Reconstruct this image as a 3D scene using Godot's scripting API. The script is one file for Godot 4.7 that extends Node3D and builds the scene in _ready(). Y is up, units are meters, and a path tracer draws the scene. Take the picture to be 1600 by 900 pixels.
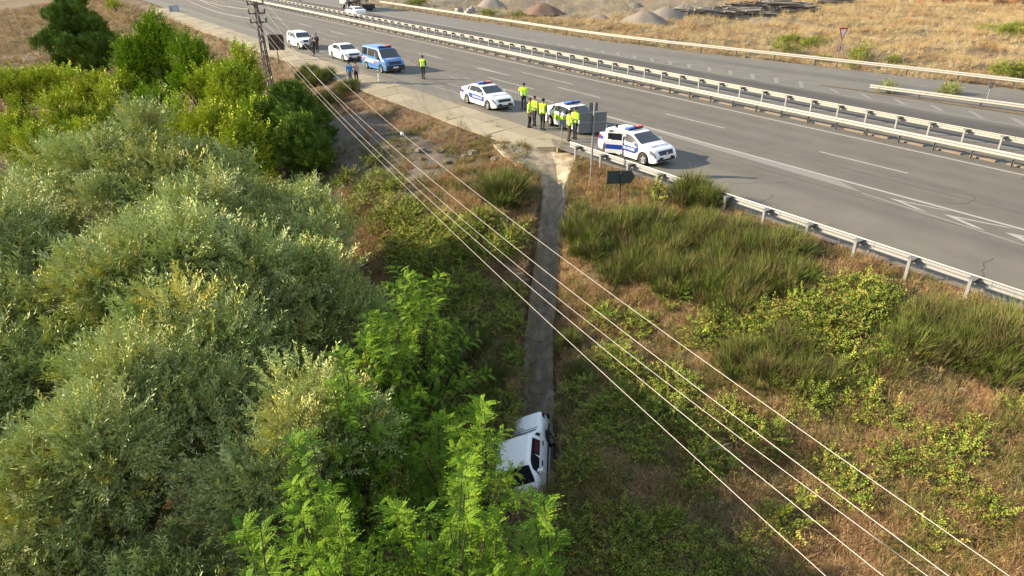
extends Node3D
# Working axes: X to the right, y up, Z forward (away from the drone); Godot z = -Z.
# Road axes: u along the road (away to the left), s across it (growing away from the drone).
const F := 1112.0            # focal length of the 1600 px wide photograph
const PITCH := 0.45553       # 26.1 degrees down
const CH := 10.6             # drone height above the carriageway
const RC := 0.819
const RS := 0.574
var rg := RandomNumberGenerator.new()
var used := {}
var nz := FastNoiseLite.new()
var nz2 := FastNoiseLite.new()
var M := {}
var T := {}
var chute: Array = []        # [X, Z] of the chute's centre line
var chute_y: Array = []

# ------------------------------------------------------------------ small helpers
class MB:
	var v := PackedVector3Array()
	var c := PackedColorArray()
	var i := PackedInt32Array()
	var col := Color(1, 1, 1)
	func p(a: Vector3) -> int:
		v.push_back(a); c.push_back(col); return v.size() - 1
	func tri(a: Vector3, b: Vector3, d: Vector3):
		i.append_array([p(a), p(b), p(d)])
	func quad(a: Vector3, b: Vector3, d: Vector3, e: Vector3):
		var k := p(a); p(b); p(d); p(e)
		i.append_array([k, k + 1, k + 2, k, k + 2, k + 3])
	func box(t: Transform3D, s: Vector3):
		var h := s * 0.5
		var q := []
		for k in 8:
			q.append(t * Vector3(h.x if k & 1 else -h.x, h.y if k & 2 else -h.y, h.z if k & 4 else -h.z))
		for f in [[0, 2, 3, 1], [4, 5, 7, 6], [0, 1, 5, 4], [2, 6, 7, 3], [0, 4, 6, 2], [1, 3, 7, 5]]:
			quad(q[f[0]], q[f[1]], q[f[2]], q[f[3]])
	func bx(x, y, z, a, b, d):
		box(Transform3D(Basis(), Vector3(x, y, z)), Vector3(a, b, d))
	func grid(rows: Array, closed := false):
		var n: int = rows[0].size()
		var k := v.size()
		for r in rows:
			for a in r: p(a)
		for r in rows.size() - 1:
			for j in (n if closed else n - 1):
				var j2 := (j + 1) % n
				var a := k + r * n + j; var b := k + r * n + j2
				i.append_array([a, b, b + n, a, b + n, a + n])
	func tube(path: Array, rad: Array, sides := 6, cap := true):
		var rows := []
		for k in path.size():
			var d: Vector3 = (path[min(k + 1, path.size() - 1)] - path[max(k - 1, 0)]).normalized()
			var a := d.cross(Vector3.RIGHT if absf(d.x) < 0.8 else Vector3.UP).normalized()
			var b := d.cross(a)
			var row := []
			for j in sides:
				var w := TAU * j / sides
				row.append(path[k] + (a * cos(w) + b * sin(w)) * rad[k])
			rows.append(row)
		grid(rows, true)
		if cap:
			for e in [0, path.size() - 1]:
				var k := p(path[e])
				for j in sides:
					i.append_array([k, p(rows[e][j]), p(rows[e][(j + 1) % sides])])
	func lathe(prof: Array, t: Transform3D, n := 16):      # prof: [radius, along local y]
		var rows := []
		for q in prof:
			var row := []
			for j in n:
				var w := TAU * j / n
				row.append(t * Vector3(cos(w) * q[0], q[1], sin(w) * q[0]))
			rows.append(row)
		grid(rows, true)
	func done(smooth := false) -> ArrayMesh:
		var arr := []
		arr.resize(Mesh.ARRAY_MAX)
		var vv := PackedVector3Array(); var nn := PackedVector3Array(); var cc := PackedColorArray()
		if smooth:
			vv = v; cc = c
			nn.resize(v.size())
			for k in range(0, i.size(), 3):
				var n := (v[i[k + 2]] - v[i[k]]).cross(v[i[k + 1]] - v[i[k]])
				for j in 3: nn[i[k + j]] += n
			for k in nn.size(): nn[k] = nn[k].normalized() if nn[k].length_squared() > 1e-16 else Vector3.UP
			arr[Mesh.ARRAY_INDEX] = i
		else:
			for k in range(0, i.size(), 3):
				var n := (v[i[k + 2]] - v[i[k]]).cross(v[i[k + 1]] - v[i[k]]).normalized()
				for j in 3:
					vv.push_back(v[i[k + j]]); cc.push_back(c[i[k + j]]); nn.push_back(n)
		arr[Mesh.ARRAY_VERTEX] = vv; arr[Mesh.ARRAY_NORMAL] = nn; arr[Mesh.ARRAY_COLOR] = cc
		var m := ArrayMesh.new()
		m.add_surface_from_arrays(Mesh.PRIMITIVE_TRIANGLES, arr)
		return m

func numbered(n: String) -> String:
	if not used.has(n):
		used[n] = 0
		return n
	used[n] += 1
	return "%s_%03d" % [n, used[n]]
func tag(o, label: String, category := "", group := "", kind := ""):
	if label: o.set_meta("label", label)
	if category: o.set_meta("category", category)
	if group: o.set_meta("group", group)
	if kind: o.set_meta("kind", kind)
	return o
func part(called: String, mesh: Mesh, m: Material, parent = null) -> MeshInstance3D:
	var o := MeshInstance3D.new()
	o.mesh = mesh
	o.material_override = m
	if parent == null:
		o.name = numbered(called); add_child(o)
	else:
		o.name = called; parent.add_child(o, true)
	return o
func thing(called, label, category, at := Vector3.ZERO, turn := 0.0, group := "") -> Node3D:
	var o := Node3D.new()
	o.name = numbered(called); add_child(o)
	o.position = at; o.rotation.y = turn
	tag(o, label, category, group)
	return o
func structure(called, mesh, m, parent = null):
	var o = part(called, mesh, m, parent)
	if parent == null: o.set_meta("kind", "structure")
	return o
func lin(r, g, b) -> Color: return Color(r, g, b).linear_to_srgb()
func mat(r, g, b, rough := 0.8, metal := 0.0) -> StandardMaterial3D:
	var m := StandardMaterial3D.new()
	m.albedo_color = lin(r, g, b); m.roughness = rough; m.metallic = metal
	return m
func vmat(rough := 0.9) -> StandardMaterial3D:
	var m := mat(1, 1, 1, rough)
	m.vertex_color_use_as_albedo = true
	return m
func W(x, y, z) -> Vector3: return Vector3(x, y, -z)
func road(s, u, y := 0.0) -> Vector3: return Vector3(RC * s - RS * u, y, -(RS * s + RC * u))
func ray(x, y) -> Vector3:                       # (X, drop, Z) per unit depth
	var r: float = (x - 800.0) / F; var up: float = (450.0 - y) / F
	return Vector3(r, sin(PITCH) - up * cos(PITCH), cos(PITCH) + up * sin(PITCH))
func pix(x, y, h := 0.0) -> Vector3:             # where the ray meets the level h
	var d := ray(x, y)
	var t: float = (CH - h) / d.y
	return Vector3(d.x * t, h, -d.z * t)
func on_ground(x, y) -> Vector3:                 # where the ray meets the terrain
	var d := ray(x, y)
	var t := 6.0
	while t < 260.0 and CH - d.y * t > hgt(d.x * t, d.z * t): t += 0.12
	return Vector3(d.x * t, hgt(d.x * t, d.z * t), -d.z * t)
func sm(x, a, b) -> float: return smoothstep(a, b, x)
func rnd(a, b) -> float: return rg.randf_range(a, b)
func polydist(X, Z) -> Array:                    # distance to the chute's centre line, share along it
	var best := 1e9; var at := 0.0
	for k in chute.size() - 1:
		var a := Vector2(chute[k][0], chute[k][1]); var b := Vector2(chute[k + 1][0], chute[k + 1][1])
		var q := Vector2(X, Z)
		var t := clampf((q - a).dot(b - a) / (b - a).length_squared(), 0, 1)
		var e := q.distance_to(a.lerp(b, t))
		if e < best: best = e; at = k + t
	return [best, at]
func hgt0(X, Z) -> float:
	var s: float = RC * X + RS * Z
	var u: float = -RS * X + RC * Z
	var y := -0.07
	y -= 0.30 * sm(26.6 - s, 0.0, 1.0) * sm(u, 30.5, 33.5) * sm(26.6 - s, -1.0, 0.0)
	var d := 23.9 - s
	if d > 0:
		var right := -6.6 * (1.0 - exp(-pow(d * 0.55 / 6.6, 1.25) * 1.05))
		var left := -0.8 * sm(d, 0.0, 2.5) - 5.7 * sm(d, 4.0, 17.0)
		var far := -0.7 * sm(d, 0.0, 3.0) - 1.6 * sm(d, 4.0, 24.0)
		var near := lerpf(left, right, sm(X, -3.0, 2.5))
		y += lerpf(near, far, sm(u, 50.0, 78.0)) + 0.12 * sm(u, 30.5, 33.5)
		var rough: float = sm(d, 0.2, 2.0)
		y += rough * (nz.get_noise_2d(X * 9, Z * 9) * 0.16 + nz.get_noise_2d(X * 2.2 + 50, Z * 2.2) * 0.45)
	elif s > 58.0:
		var e: float = s - 64.5 + 6.0 * sm(u, 25.0, 62.0)
		y += sm(e, 0.5, 5.0) * (0.35 + nz.get_noise_2d(X * 1.6, Z * 1.6) * 0.9 + nz.get_noise_2d(X * 7, Z * 7) * 0.12) - 0.25 * sm(e, 0.0, 0.8)
	return y
func hgt(X, Z) -> float:
	var y := hgt0(X, Z)
	if chute.size() > 1 and absf(X - 1.4) < 4.0 and Z > 14.0 and Z < 42.0:
		var q := polydist(X, Z)
		var half: float = lerpf(2.2, 0.50, sm(q[1], 0.0, 2.6))
		var k: int = mini(int(q[1]), chute_y.size() - 2)
		var cy: float = lerpf(chute_y[k], chute_y[k + 1], q[1] - k)
		y = lerpf(cy - lerpf(0.10, 0.62, sm(q[1], 0.3, 2.0)), y, sm(q[0], half, half + 0.36))
	return y

func noise_img(size, freq, lo: Color, hi: Color, oct := 4, sd := 1, power := 1.0) -> ImageTexture:
	var n := FastNoiseLite.new()
	n.seed = sd; n.frequency = freq; n.fractal_octaves = oct
	var g := n.get_seamless_image(size, size)
	var im := Image.create(size, size, false, Image.FORMAT_RGB8)
	for y in size:
		for x in size:
			im.set_pixel(x, y, lo.lerp(hi, pow(g.get_pixel(x, y).r, power)))
	im.generate_mipmaps()
	return ImageTexture.create_from_image(im)
func surfaced(m: StandardMaterial3D, tex, scale: float, relief = null, depth := 1.0):
	m.albedo_texture = tex
	m.uv1_triplanar = true; m.uv1_world_triplanar = true
	m.uv1_scale = Vector3(scale, scale, scale)
	if relief != null:
		m.heightmap_enabled = true; m.heightmap_texture = relief; m.heightmap_scale = depth
	return m

func _ready():
	rg.seed = 7
	nz.seed = 3; nz.frequency = 0.05; nz.fractal_octaves = 3
	nz2.seed = 11; nz2.frequency = 0.05; nz2.fractal_octaves = 4
	var cam := Camera3D.new()
	cam.name = "camera"; add_child(cam)
	cam.position = Vector3(0, CH, 0); cam.rotation.x = -PITCH
	cam.fov = rad_to_deg(2.0 * atan(450.0 / F)); cam.far = 3000.0; cam.near = 0.1
	cam.current = true
	var env := Environment.new()
	env.background_mode = Environment.BG_SKY
	var sky := Sky.new(); var sk := ProceduralSkyMaterial.new()
	sk.sky_top_color = Color(0.55, 0.61, 0.68); sk.sky_horizon_color = Color(0.88, 0.88, 0.86); sk.sky_curve = 0.14
	sk.ground_bottom_color = Color(0.25, 0.22, 0.18); sk.ground_horizon_color = Color(0.6, 0.58, 0.52)
	sky.sky_material = sk; env.sky = sky
	env.tonemap_mode = Environment.TONE_MAPPER_LINEAR
	env.tonemap_exposure = 2.8
	env.background_energy_multiplier = 0.85
	env.sdfgi_enabled = true; env.ssao_enabled = true; env.ssil_enabled = true
	var we := WorldEnvironment.new(); we.name = "world_environment"; we.environment = env; add_child(we)
	var sun := DirectionalLight3D.new(); sun.name = "sun"; add_child(sun)
	var el := deg_to_rad(23.5)
	sun.look_at_from_position(Vector3.ZERO, Vector3(0.995 * cos(el), -sin(el), 0.10 * cos(el)))
	sun.light_energy = 1.6; sun.light_color = Color(1.0, 0.92, 0.79); sun.light_angular_distance = 0.5; sun.shadow_enabled = true

	# the chute's centre line, from the road down to the wreck
	for q in [[836, 221, -0.08], [858, 252, -0.45], [867, 278, -0.95], [867, 305, -1.45], [862, 345, -2.1], [856, 400, -2.95], [849, 460, -3.75], [843, 520, -4.4], [840, 580, -4.9], [842, 640, -5.35], [838, 720, -5.85], [836, 790, -6.15]]:
		var g := pix(q[0], q[1], q[2])
		chute.append([g.x, -g.z]); chute_y.append(q[2])
	materials()
	build_ground()
	build_road()
	build_apron_and_chute()
	build_stones()
	build_rails()
	build_signs()
	build_pole_and_wires()
	build_far_field()
	build_vehicles()
	build_people()
	build_trees()
	build_shrubs()
	build_grass()

func materials():
	T.fine = noise_img(512, 0.05, Color(0.62, 0.62, 0.62), Color(1, 1, 1), 5, 5)
	T.grain = noise_img(512, 0.16, Color(0.72, 0.72, 0.72), Color(1, 1, 1), 3, 8)
	T.soil = noise_img(512, 0.09, Color(0.42, 0.40, 0.38), Color(1, 1, 1), 5, 9, 1.3)
	T.patch = noise_img(512, 0.012, Color(0.91, 0.91, 0.905), Color(1, 1, 1), 6, 12)
	T.stain = noise_img(512, 0.02, Color(0.55, 0.52, 0.48), Color(1, 1, 1), 6, 14)
	M.chute = surfaced(vmat(0.9), T.stain, 0.13)
	M.ground = surfaced(vmat(0.95), T.soil, 0.55, T.soil, 4.0)
	M.asphalt = surfaced(vmat(0.85), T.patch, 0.07, T.grain, 0.15)
	M.paint = surfaced(mat(0.46, 0.45, 0.42, 0.7), T.fine, 0.9)
	M.oldpaint = surfaced(mat(0.29, 0.28, 0.26, 0.75), T.fine, 1.3)
	M.concrete = surfaced(vmat(0.9), T.fine, 0.6, T.grain, 1.0)
	M.zinc = surfaced(mat(0.42, 0.43, 0.43, 0.5, 0.3), T.fine, 1.1)
	M.cream = surfaced(mat(0.50, 0.49, 0.45, 0.6, 0.1), T.fine, 1.1)
	M.post = surfaced(mat(0.26, 0.26, 0.25, 0.6, 0.3), T.fine, 2.0)
	M.tar = mat(0.05, 0.047, 0.043, 0.85)
	M.dark = mat(0.02, 0.02, 0.022, 0.6)
	M.black = mat(0.012, 0.012, 0.014, 0.5)
	M.signback = surfaced(mat(0.24, 0.255, 0.26, 0.6, 0.2), T.fine, 1.5)
	M.signdark = surfaced(mat(0.06, 0.082, 0.085, 0.6, 0.2), T.fine, 1.5)
	M.signbrown = surfaced(mat(0.10, 0.07, 0.05, 0.7), T.fine, 1.5)
	M.white = mat(0.74, 0.75, 0.76, 0.3); M.white.clearcoat_enabled = true; M.white.clearcoat = 0.6; M.white.clearcoat_roughness = 0.08
	M.glass = mat(0.012, 0.016, 0.02, 0.06); M.glass.metallic_specular = 0.7
	M.tyre = mat(0.018, 0.018, 0.018, 0.85)
	M.rim = mat(0.45, 0.46, 0.47, 0.35, 0.6)
	M.chrome = mat(0.6, 0.6, 0.62, 0.2, 0.9)
	M.blue = mat(0.012, 0.05, 0.30, 0.35)
	M.vanblue = mat(0.035, 0.16, 0.42, 0.3); M.vanblue.clearcoat_enabled = true; M.vanblue.clearcoat = 0.6
	M.red = mat(0.45, 0.02, 0.02, 0.4)
	M.lampblue = mat(0.02, 0.16, 0.75, 0.2)
	M.lampred = mat(0.5, 0.02, 0.04, 0.2)
	M.lime = mat(0.34, 0.62, 0.03, 0.45)
	M.lens = mat(0.11, 0.12, 0.135, 0.08)
	M.taillight = mat(0.22, 0.01, 0.01, 0.2)
	M.plate = mat(0.68, 0.68, 0.66, 0.5)
	M.skin_body = vmat(0.8)
	M.leaf = vmat(0.55); M.leaf.metallic_specular = 0.18; M.leaf.backlight = Color(0.95, 1.0, 0.22)
	M.willow = vmat(0.45); M.willow.metallic_specular = 0.35; M.willow.backlight = Color(0.85, 0.9, 0.3)
	M.dry = vmat(0.9); M.dry.backlight = Color(0.4, 0.36, 0.25)
	M.bark = surfaced(mat(0.11, 0.085, 0.06, 0.95), T.soil, 2.0)
	M.wire = mat(0.36, 0.33, 0.31, 0.5, 0.3)

# ------------------------------------------------------------------ ground
func spread(lo, hi, f0, f1, step, grow) -> Array:
	var a := []
	var x: float = f0
	while x <= f1: a.append(x); x += step
	var s: float = step
	while x < hi: a.append(x); s *= grow; x += s
	a.append(hi)
	x = f0; s = step
	while true:
		s *= grow; x -= s
		if x <= lo: break
		a.push_front(x)
	a.push_front(lo)
	return a
func ground_tone(X, Z) -> Color:
	var s: float = RC * X + RS * Z
	var u: float = -RS * X + RC * Z
	var n1 := nz2.get_noise_2d(X * 3.0, Z * 3.0) * 0.5 + 0.5
	var n2 := nz2.get_noise_2d(X * 10.0 + 90, Z * 10.0) * 0.5 + 0.5
	var straw := Color(0.33, 0.24, 0.125); var rust := Color(0.20, 0.115, 0.06)
	var soil := Color(0.22, 0.175, 0.125); var grey := Color(0.30, 0.265, 0.22); var olive := Color(0.12, 0.12, 0.045)
	var c := straw
	if s > 45:
		c = Color(0.40, 0.315, 0.175).lerp(Color(0.30, 0.22, 0.115), sm(n1, 0.45, 0.75))
		c = c.lerp(Color(0.42, 0.36, 0.27), sm(Z + n1 * 12 + 0.2 * absf(X), 112, 120) * (1.0 - sm(X, 34, 50)) * 0.9)
	elif u > 62:
		c = Color(0.36, 0.26, 0.14).lerp(Color(0.24, 0.16, 0.09), sm(n1, 0.4, 0.7)).lerp(Color(0.40, 0.33, 0.22), sm(n2, 0.55, 0.8) * 0.5)
	else:
		c = rust.lerp(straw, sm(n1 * 0.6 + n2 * 0.4, 0.4, 0.75)).lerp(soil, sm(n2, 0.5, 0.8) * 0.7)
		c = c.lerp(olive, sm(nz2.get_noise_2d(X * 5 + 300, Z * 5), 0.1, 0.4) * 0.6)
		if X < 3 and s > 15 and s < 21.5 and u > 33 and u < 50: c = c.lerp(grey, 0.75)
	return c * (0.85 + 0.3 * n2)
func build_ground():
	var xs := spread(-900.0, 900.0, -34.0, 26.0, 0.27, 1.09)
	var zs := spread(-200.0, 1500.0, 4.0, 62.0, 0.27, 1.05)
	var b := MB.new()
	for z in zs:
		for x in xs:
			b.col = ground_tone(x, z)
			b.p(W(x, hgt(x, z), z))
	var n := xs.size()
	for r in zs.size() - 1:
		for j in n - 1:
			var a := r * n + j
			b.i.append_array([a, a + n, a + n + 1, a, a + n + 1, a + 1])
	structure("ground", b.done(true), M.ground)

# ------------------------------------------------------------------ road
func far_edge(u) -> float: return lerpf(65.2, 58.0, sm(u, 15.0, 72.0))
func asphalt_tone(s, u) -> Color:
	var a := Color(0.122, 0.113, 0.098)
	var k := 1.0
	for w in [30.0, 33.6, 35.2, 37.6, 39.6]: k -= 0.15 * exp(-pow((s - w) / 0.55, 2))
	if s > 45.4:
		var d: float = sm(s, 45.6, 47.2) * (1.0 - sm(s, 50.6, 52.2))
		a = Color(0.135, 0.127, 0.115).lerp(Color(0.050, 0.046, 0.043), d * (0.82 + 0.3 * nz2.get_noise_2d(s * 6, u)))
		k -= 0.25 * exp(-pow((s - lerpf(60.0, 55.2, sm(u, 15, 72))) / 1.2, 2)) * sm(far_edge(u) - 58.0, 0.0, 3.0)
	elif s < 29.0: a = Color(0.135, 0.125, 0.107)
	return a * k * (1.0 + 0.10 * nz2.get_noise_2d(s * 14, u * 1.2))
func build_road():
	var b := MB.new()
	var ss := []
	var s := 24.0
	while s < 66: ss.append(s); s += 0.4
	var us := []
	var u := -60.0
	while u < 420: us.append(u); u += (1.2 if u < 140 else 6.0)
	for uu in us:
		for q in ss:
			var ne: float = lerpf(24.85, 26.42, sm(uu, 31.0, 34.0)) + 0.10 * nz2.get_noise_1d(uu * 9.0)
			var w: float = ne + (q - 24.0) / 41.6 * (far_edge(uu) - ne)
			b.col = asphalt_tone(w, uu)
			b.p(road(w, uu, 0.0))
	var n := ss.size()
	for r in us.size() - 1:
		for j in n - 1:
			var a := r * n + j
			b.i.append_array([a, a + 1, a + n + 1, a, a + n + 1, a + n])
	var rd = structure("road", b.done(true), M.asphalt)
	var line = func(called, p0: Vector3, p1: Vector3, w: float, m):
		var d := (p1 - p0).normalized()
		var side := Vector3(-d.z, 0, d.x) * w * 0.5
		var up := Vector3(0, 0.006, 0)
		var k := MB.new()
		k.quad(p0 - side + up, p0 + side + up, p1 + side + up, p1 - side + up)
		part(called, k.done(), m, rd)
	var along = func(called, s0, u0, u1, w, m): line.call(called, road(s0, u0), road(s0, u1), w, m)
	# solid lines
	along.call("edge_line", 40.75, -60, 300, 0.2, M.paint)
	along.call("edge_line", 32.55, -60, 36, 0.2, M.paint)
	along.call("edge_line", 28.45, 46.5, 300, 0.16, M.oldpaint)
	along.call("edge_line", 45.9, -60, 300, 0.16, M.oldpaint)
	along.call("edge_line", 51.6, 68, 300, 0.22, M.paint)
	line.call("edge_line", road(51.8, 68), road(52.5, -60), 0.16, M.oldpaint)
	line.call("edge_line", road(28.45, 46.5), road(32.1, 31.5), 0.16, M.oldpaint)
	# the tapered wide mark before the nose of the gore, then its border and chevrons
	var g := MB.new()
	g.quad(road(32.40, 36, 0.006), road(32.32, 36, 0.006), road(31.55, 16.6, 0.006), road(32.42, 18.4, 0.006))
	part("gore_mark", g.done(), M.oldpaint, rd)
	line.call("edge_line", road(31.50, 16.6), road(28.3, -14), 0.16, M.oldpaint)
	for k in 10:
		var uu := 14.6 - k * 2.5
		var lo: float = lerpf(31.5, 28.3, (16.6 - uu) / 30.6) + 0.12
		var tip := 32.3
		var mid := (lo + tip) * 0.5
		var q := MB.new()
		q.quad(road(lo, uu - 1.1, 0.006), road(lo, uu - 0.6, 0.006), road(mid, uu + 0.9, 0.006), road(mid, uu + 0.3, 0.006))
		q.quad(road(mid, uu + 0.3, 0.006), road(mid, uu + 0.9, 0.006), road(tip, uu - 1.3, 0.006), road(tip, uu - 1.7, 0.006))
		part("chevron", q.done(), M.paint, rd)
	# dashes
	for k in 20:
		var uu := 45.4 - 11.7 * (k - 9)
		along.call("dash", 36.3, uu, uu - 5.0, 0.15, M.paint)
	for q in [[744, 106, 791, 117], [816, 113, 895, 132], [762, 121, 834, 139], [786, 139, 865, 160], [702, 120, 716, 124], [725, 122, 737, 125], [700, 130, 718, 136], [660, 81, 685, 90], [575, 63, 602, 71], [495, 49, 529, 59], [540, 47, 574, 55], [513, 46, 536, 53], [463, 34, 484, 40], [504, 60, 512, 63], [515, 62, 524, 66], [628, 92, 640, 96], [633, 97, 650, 102]]:
		line.call("dash", pix(q[0], q[1]), pix(q[2], q[3]), 0.15, M.paint if q[0] > 730 else M.oldpaint)
	# far gore: chevrons left of the nose, slanted bars right of it
	for k in 16:
		var uu := 35.5 + k * 2.35
		var lo := 51.9
		var hi: float = lerpf(54.6, 52.8, k / 15.0)
		var q := MB.new()
		q.quad(road(lo, uu - 1.7, 0.006), road(lo, uu - 1.3, 0.006), road(hi - 0.3, uu + 0.5, 0.006), road(hi - 0.3, uu + 0.05, 0.006))
		q.quad(road(hi - 0.3, uu + 0.05, 0.006), road(hi - 0.3, uu + 0.5, 0.006), road(hi + 0.25, uu - 0.7, 0.006), road(hi + 0.25, uu - 1.1, 0.006))
		part("chevron", q.done(), M.oldpaint, rd)
	for k in 16:
		var uu := 32.5 - k * 2.6
		var q := MB.new()
		var hi := 53.6 + k * 0.10
		q.quad(road(52.4, uu - 1.6, 0.006), road(52.4, uu - 1.15, 0.006), road(hi, uu + 0.35, 0.006), road(hi, uu - 0.1, 0.006))
		part("gore_bar", q.done(), M.oldpaint, rd)
	line.call("edge_line", pix(1240, 118), pix(1500, 152), 0.14, M.oldpaint)
	for q in [[25.4, 27.0, 26.3, -20.0], [30.9, 30.0, 30.85, -18.0], [29.4, 44.0, 28.8, 120.0], [34.6, 60.0, 34.5, -10.0]]:
		var pa := MB.new()
		var pts := []
		for k in 41:
			var f := k / 40.0
			pts.append(road(lerpf(q[0], q[2], f) + 0.12 * nz.get_noise_1d(f * 300.0 + q[0] * 50), lerpf(q[1], q[3], f), 0.005))
		for k in 40:
			var sd := road(0.02, 0) - road(0, 0)
			pa.quad(pts[k] - sd, pts[k] + sd, pts[k + 1] + sd, pts[k + 1] - sd)
		part("tar_seam", pa.done(), M.tar, rd)
	for q in [[25.3, 18.0], [26.0, 9.0], [25.2, 3.0], [27.5, 21.0], [33.0, 14.0], [37.5, 30.0], [38.5, 12.0], [30.2, 52.0], [35.0, 66.0], [27.2, 49.0]]:
		var pa := MB.new()
		var a := rnd(-0.5, 0.5); var o := Vector2(q[0], q[1])
		for k in 9:
			a += rnd(-0.6, 0.6)
			var e := o + Vector2(cos(a), sin(a)) * rnd(0.2, 0.45)
			var sd := Vector2(-sin(a), cos(a)) * 0.012
			pa.quad(road(o.x - sd.x, o.y - sd.y, 0.005), road(o.x + sd.x, o.y + sd.y, 0.005), road(e.x + sd.x, e.y + sd.y, 0.005), road(e.x - sd.x, e.y - sd.y, 0.005))
			o = e
		part("crack", pa.done(), M.tar, rd)
	# median strip between the two rails
	var md := MB.new()
	for uu in range(-60, 300, 4):
		md.col = Color(0.16, 0.145, 0.12) * rnd(0.9, 1.1)
		md.quad(road(41.35, uu, 0.012), road(41.35, uu + 4, 0.012), road(45.3, uu + 4, 0.012), road(45.3, uu, 0.012))
	var med = structure("median", md.done(), M.concrete)
	for k in 70:
		var uu := -20.0 + k * 1.9
		var q := MB.new(); q.col = Color(0.30, 0.24, 0.18)
		for sv in [42.1, 43.5]:
			q.box(Transform3D(Basis(Vector3.UP, atan2(RC, -RS)), road(sv + rnd(-0.05, 0.05), uu + rnd(-0.2, 0.2), 0.05)), Vector3(1.3, 0.1, 0.22))
		part("kerb_block", q.done(), M.concrete, med)

func slab(b: MB, q: Array, th := 0.15):          # four top corners, anticlockwise
	b.quad(q[0], q[1], q[2], q[3])
	for k in 4:
		var a: Vector3 = q[k]; var c: Vector3 = q[(k + 1) % 4]
		b.quad(a, c, c - Vector3(0, th, 0), a - Vector3(0, th, 0))
func build_apron_and_chute():
	var ap := thing("concrete_apron", "pale weathered concrete slab verge between the parked vehicles and dry grass", "kerb apron")
	var u := 34.0
	while u < 140:
		var l := 2.4
		var g := 0.04
		for row in [[26.35, 25.0, 0.035, -0.04], [24.97, 23.55, -0.045, -0.20]]:
			var b := MB.new()
			b.col = Color(0.37, 0.325, 0.235) * rnd(0.78, 1.08)
			var j := rnd(-0.015, 0.015)
			var wob0: float = nz.get_noise_1d(u * 7) * 0.35; var wob1: float = nz.get_noise_1d((u + l) * 7) * 0.35
			var out0: float = row[1] + (wob0 if row[1] < 24 else 0.0); var out1: float = row[1] + (wob1 if row[1] < 24 else 0.0)
			slab(b, [road(row[0], u, row[2] + j), road(row[0], u + l - g, row[2] + j), road(out1, u + l - g, row[3] + j), road(out0, u, row[3] + j)], 0.4)
			part("slab", b.done(), M.concrete, ap)
		u += l
	var cn := MB.new(); cn.col = Color(0.37, 0.325, 0.235)
	slab(cn, [road(26.42, 30.8, 0.012), road(26.42, 33.98, 0.03), road(25.0, 33.98, -0.04), road(25.05, 31.2, -0.03)], 0.3)
	slab(cn, [road(24.98, 31.4, -0.035), road(24.98, 33.98, -0.045), road(23.7, 33.98, -0.14), road(24.3, 32.2, -0.12)], 0.3)
	part("corner_slab", cn.done(), M.concrete, ap)
	# chute: side walls and floor in cast lengths
	var ch := thing("drainage_chute", "cracked concrete drainage chute running down the slope to the white wreck", "drain chute")
	var n := 22
	var at = func(k: float) -> Array:
		var q: int = mini(int(k), chute.size() - 2)
		var f := k - q
		var a := Vector2(chute[q][0], chute[q][1]); var c := Vector2(chute[q + 1][0], chute[q + 1][1])
		var a0: Array = chute[max(q - 1, 0)]; var c1: Array = chute[min(q + 2, chute.size() - 1)]
		var d := ((c - Vector2(a0[0], a0[1])).lerp(Vector2(c1[0], c1[1]) - a, f)).normalized()
		var o := a.lerp(c, f)
		return [o, d, lerpf(chute_y[q], chute_y[q + 1], f)]
	for k in n:
		var k0 := float(k) / n * (chute.size() - 1); var k1 := (k + 0.985) / n * (chute.size() - 1)
		var e0: Array = at.call(k0); var e1: Array = at.call(k1)
		var prof = func(e: Array, kk: float) -> Array:
			var o: Vector2 = e[0]; var d: Vector2 = e[1]
			var sd := Vector2(d.y, -d.x)
			var half: float = lerpf(2.2, 0.47, sm(kk, 0.0, 2.6)) * (1.0 + 0.14 * nz.get_noise_1d(kk * 40.0))
			var y: float = e[2]
			var pts := []
			for w in [[-half - 0.30, -0.10], [-half, 0.0], [-half * 0.45, -0.42], [half * 0.25, -0.44], [half, 0.0], [half + 0.36, -0.08]]:
				var q: Vector2 = o + sd * w[0] * -1.0
				pts.append(W(q.x, y + w[1] * lerpf(0.08, 1.0, sm(kk, 0.0, 2.2)), q.y))
			return pts
		var a: Array = prof.call(e0, k0); var c: Array = prof.call(e1, k1)
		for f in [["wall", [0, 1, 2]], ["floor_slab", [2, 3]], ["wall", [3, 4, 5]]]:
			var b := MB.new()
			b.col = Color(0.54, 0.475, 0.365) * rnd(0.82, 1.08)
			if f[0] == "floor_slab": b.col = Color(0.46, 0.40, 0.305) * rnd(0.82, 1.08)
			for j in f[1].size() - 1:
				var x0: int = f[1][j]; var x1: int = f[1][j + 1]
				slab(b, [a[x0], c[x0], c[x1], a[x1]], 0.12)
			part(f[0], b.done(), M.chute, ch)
	# rubble blocks beside the chute
	for q in [[800, 425, 0.28], [812, 432, 0.22], [790, 418, 0.2], [818, 415, 0.24], [806, 443, 0.22], [820, 440, 0.2], [785, 408, 0.2], [657, 238, 0.35], [740, 243, 0.4], [727, 247, 0.3], [690, 238, 0.25], [700, 255, 0.25], [660, 250, 0.2], [775, 252, 0.3]]:
		var p := on_ground(q[0], q[1])
		var b := MB.new(); b.col = Color(0.22, 0.195, 0.16) * rnd(0.75, 1.05)
		rock(b, Vector3.ZERO, q[2])
		var o = part("rubble_block", b.done(), M.concrete)
		o.position = p + Vector3(0, q[2] * 0.2, 0)
		if q[1] > 300: tag(o, "broken grey concrete lump at the left lip of the drainage chute", "rubble", "rubble at the chute")
		else: tag(o, "broken pale rubble piece on the bare ground below the apron", "rubble", "rubble on the bare ground")
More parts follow.
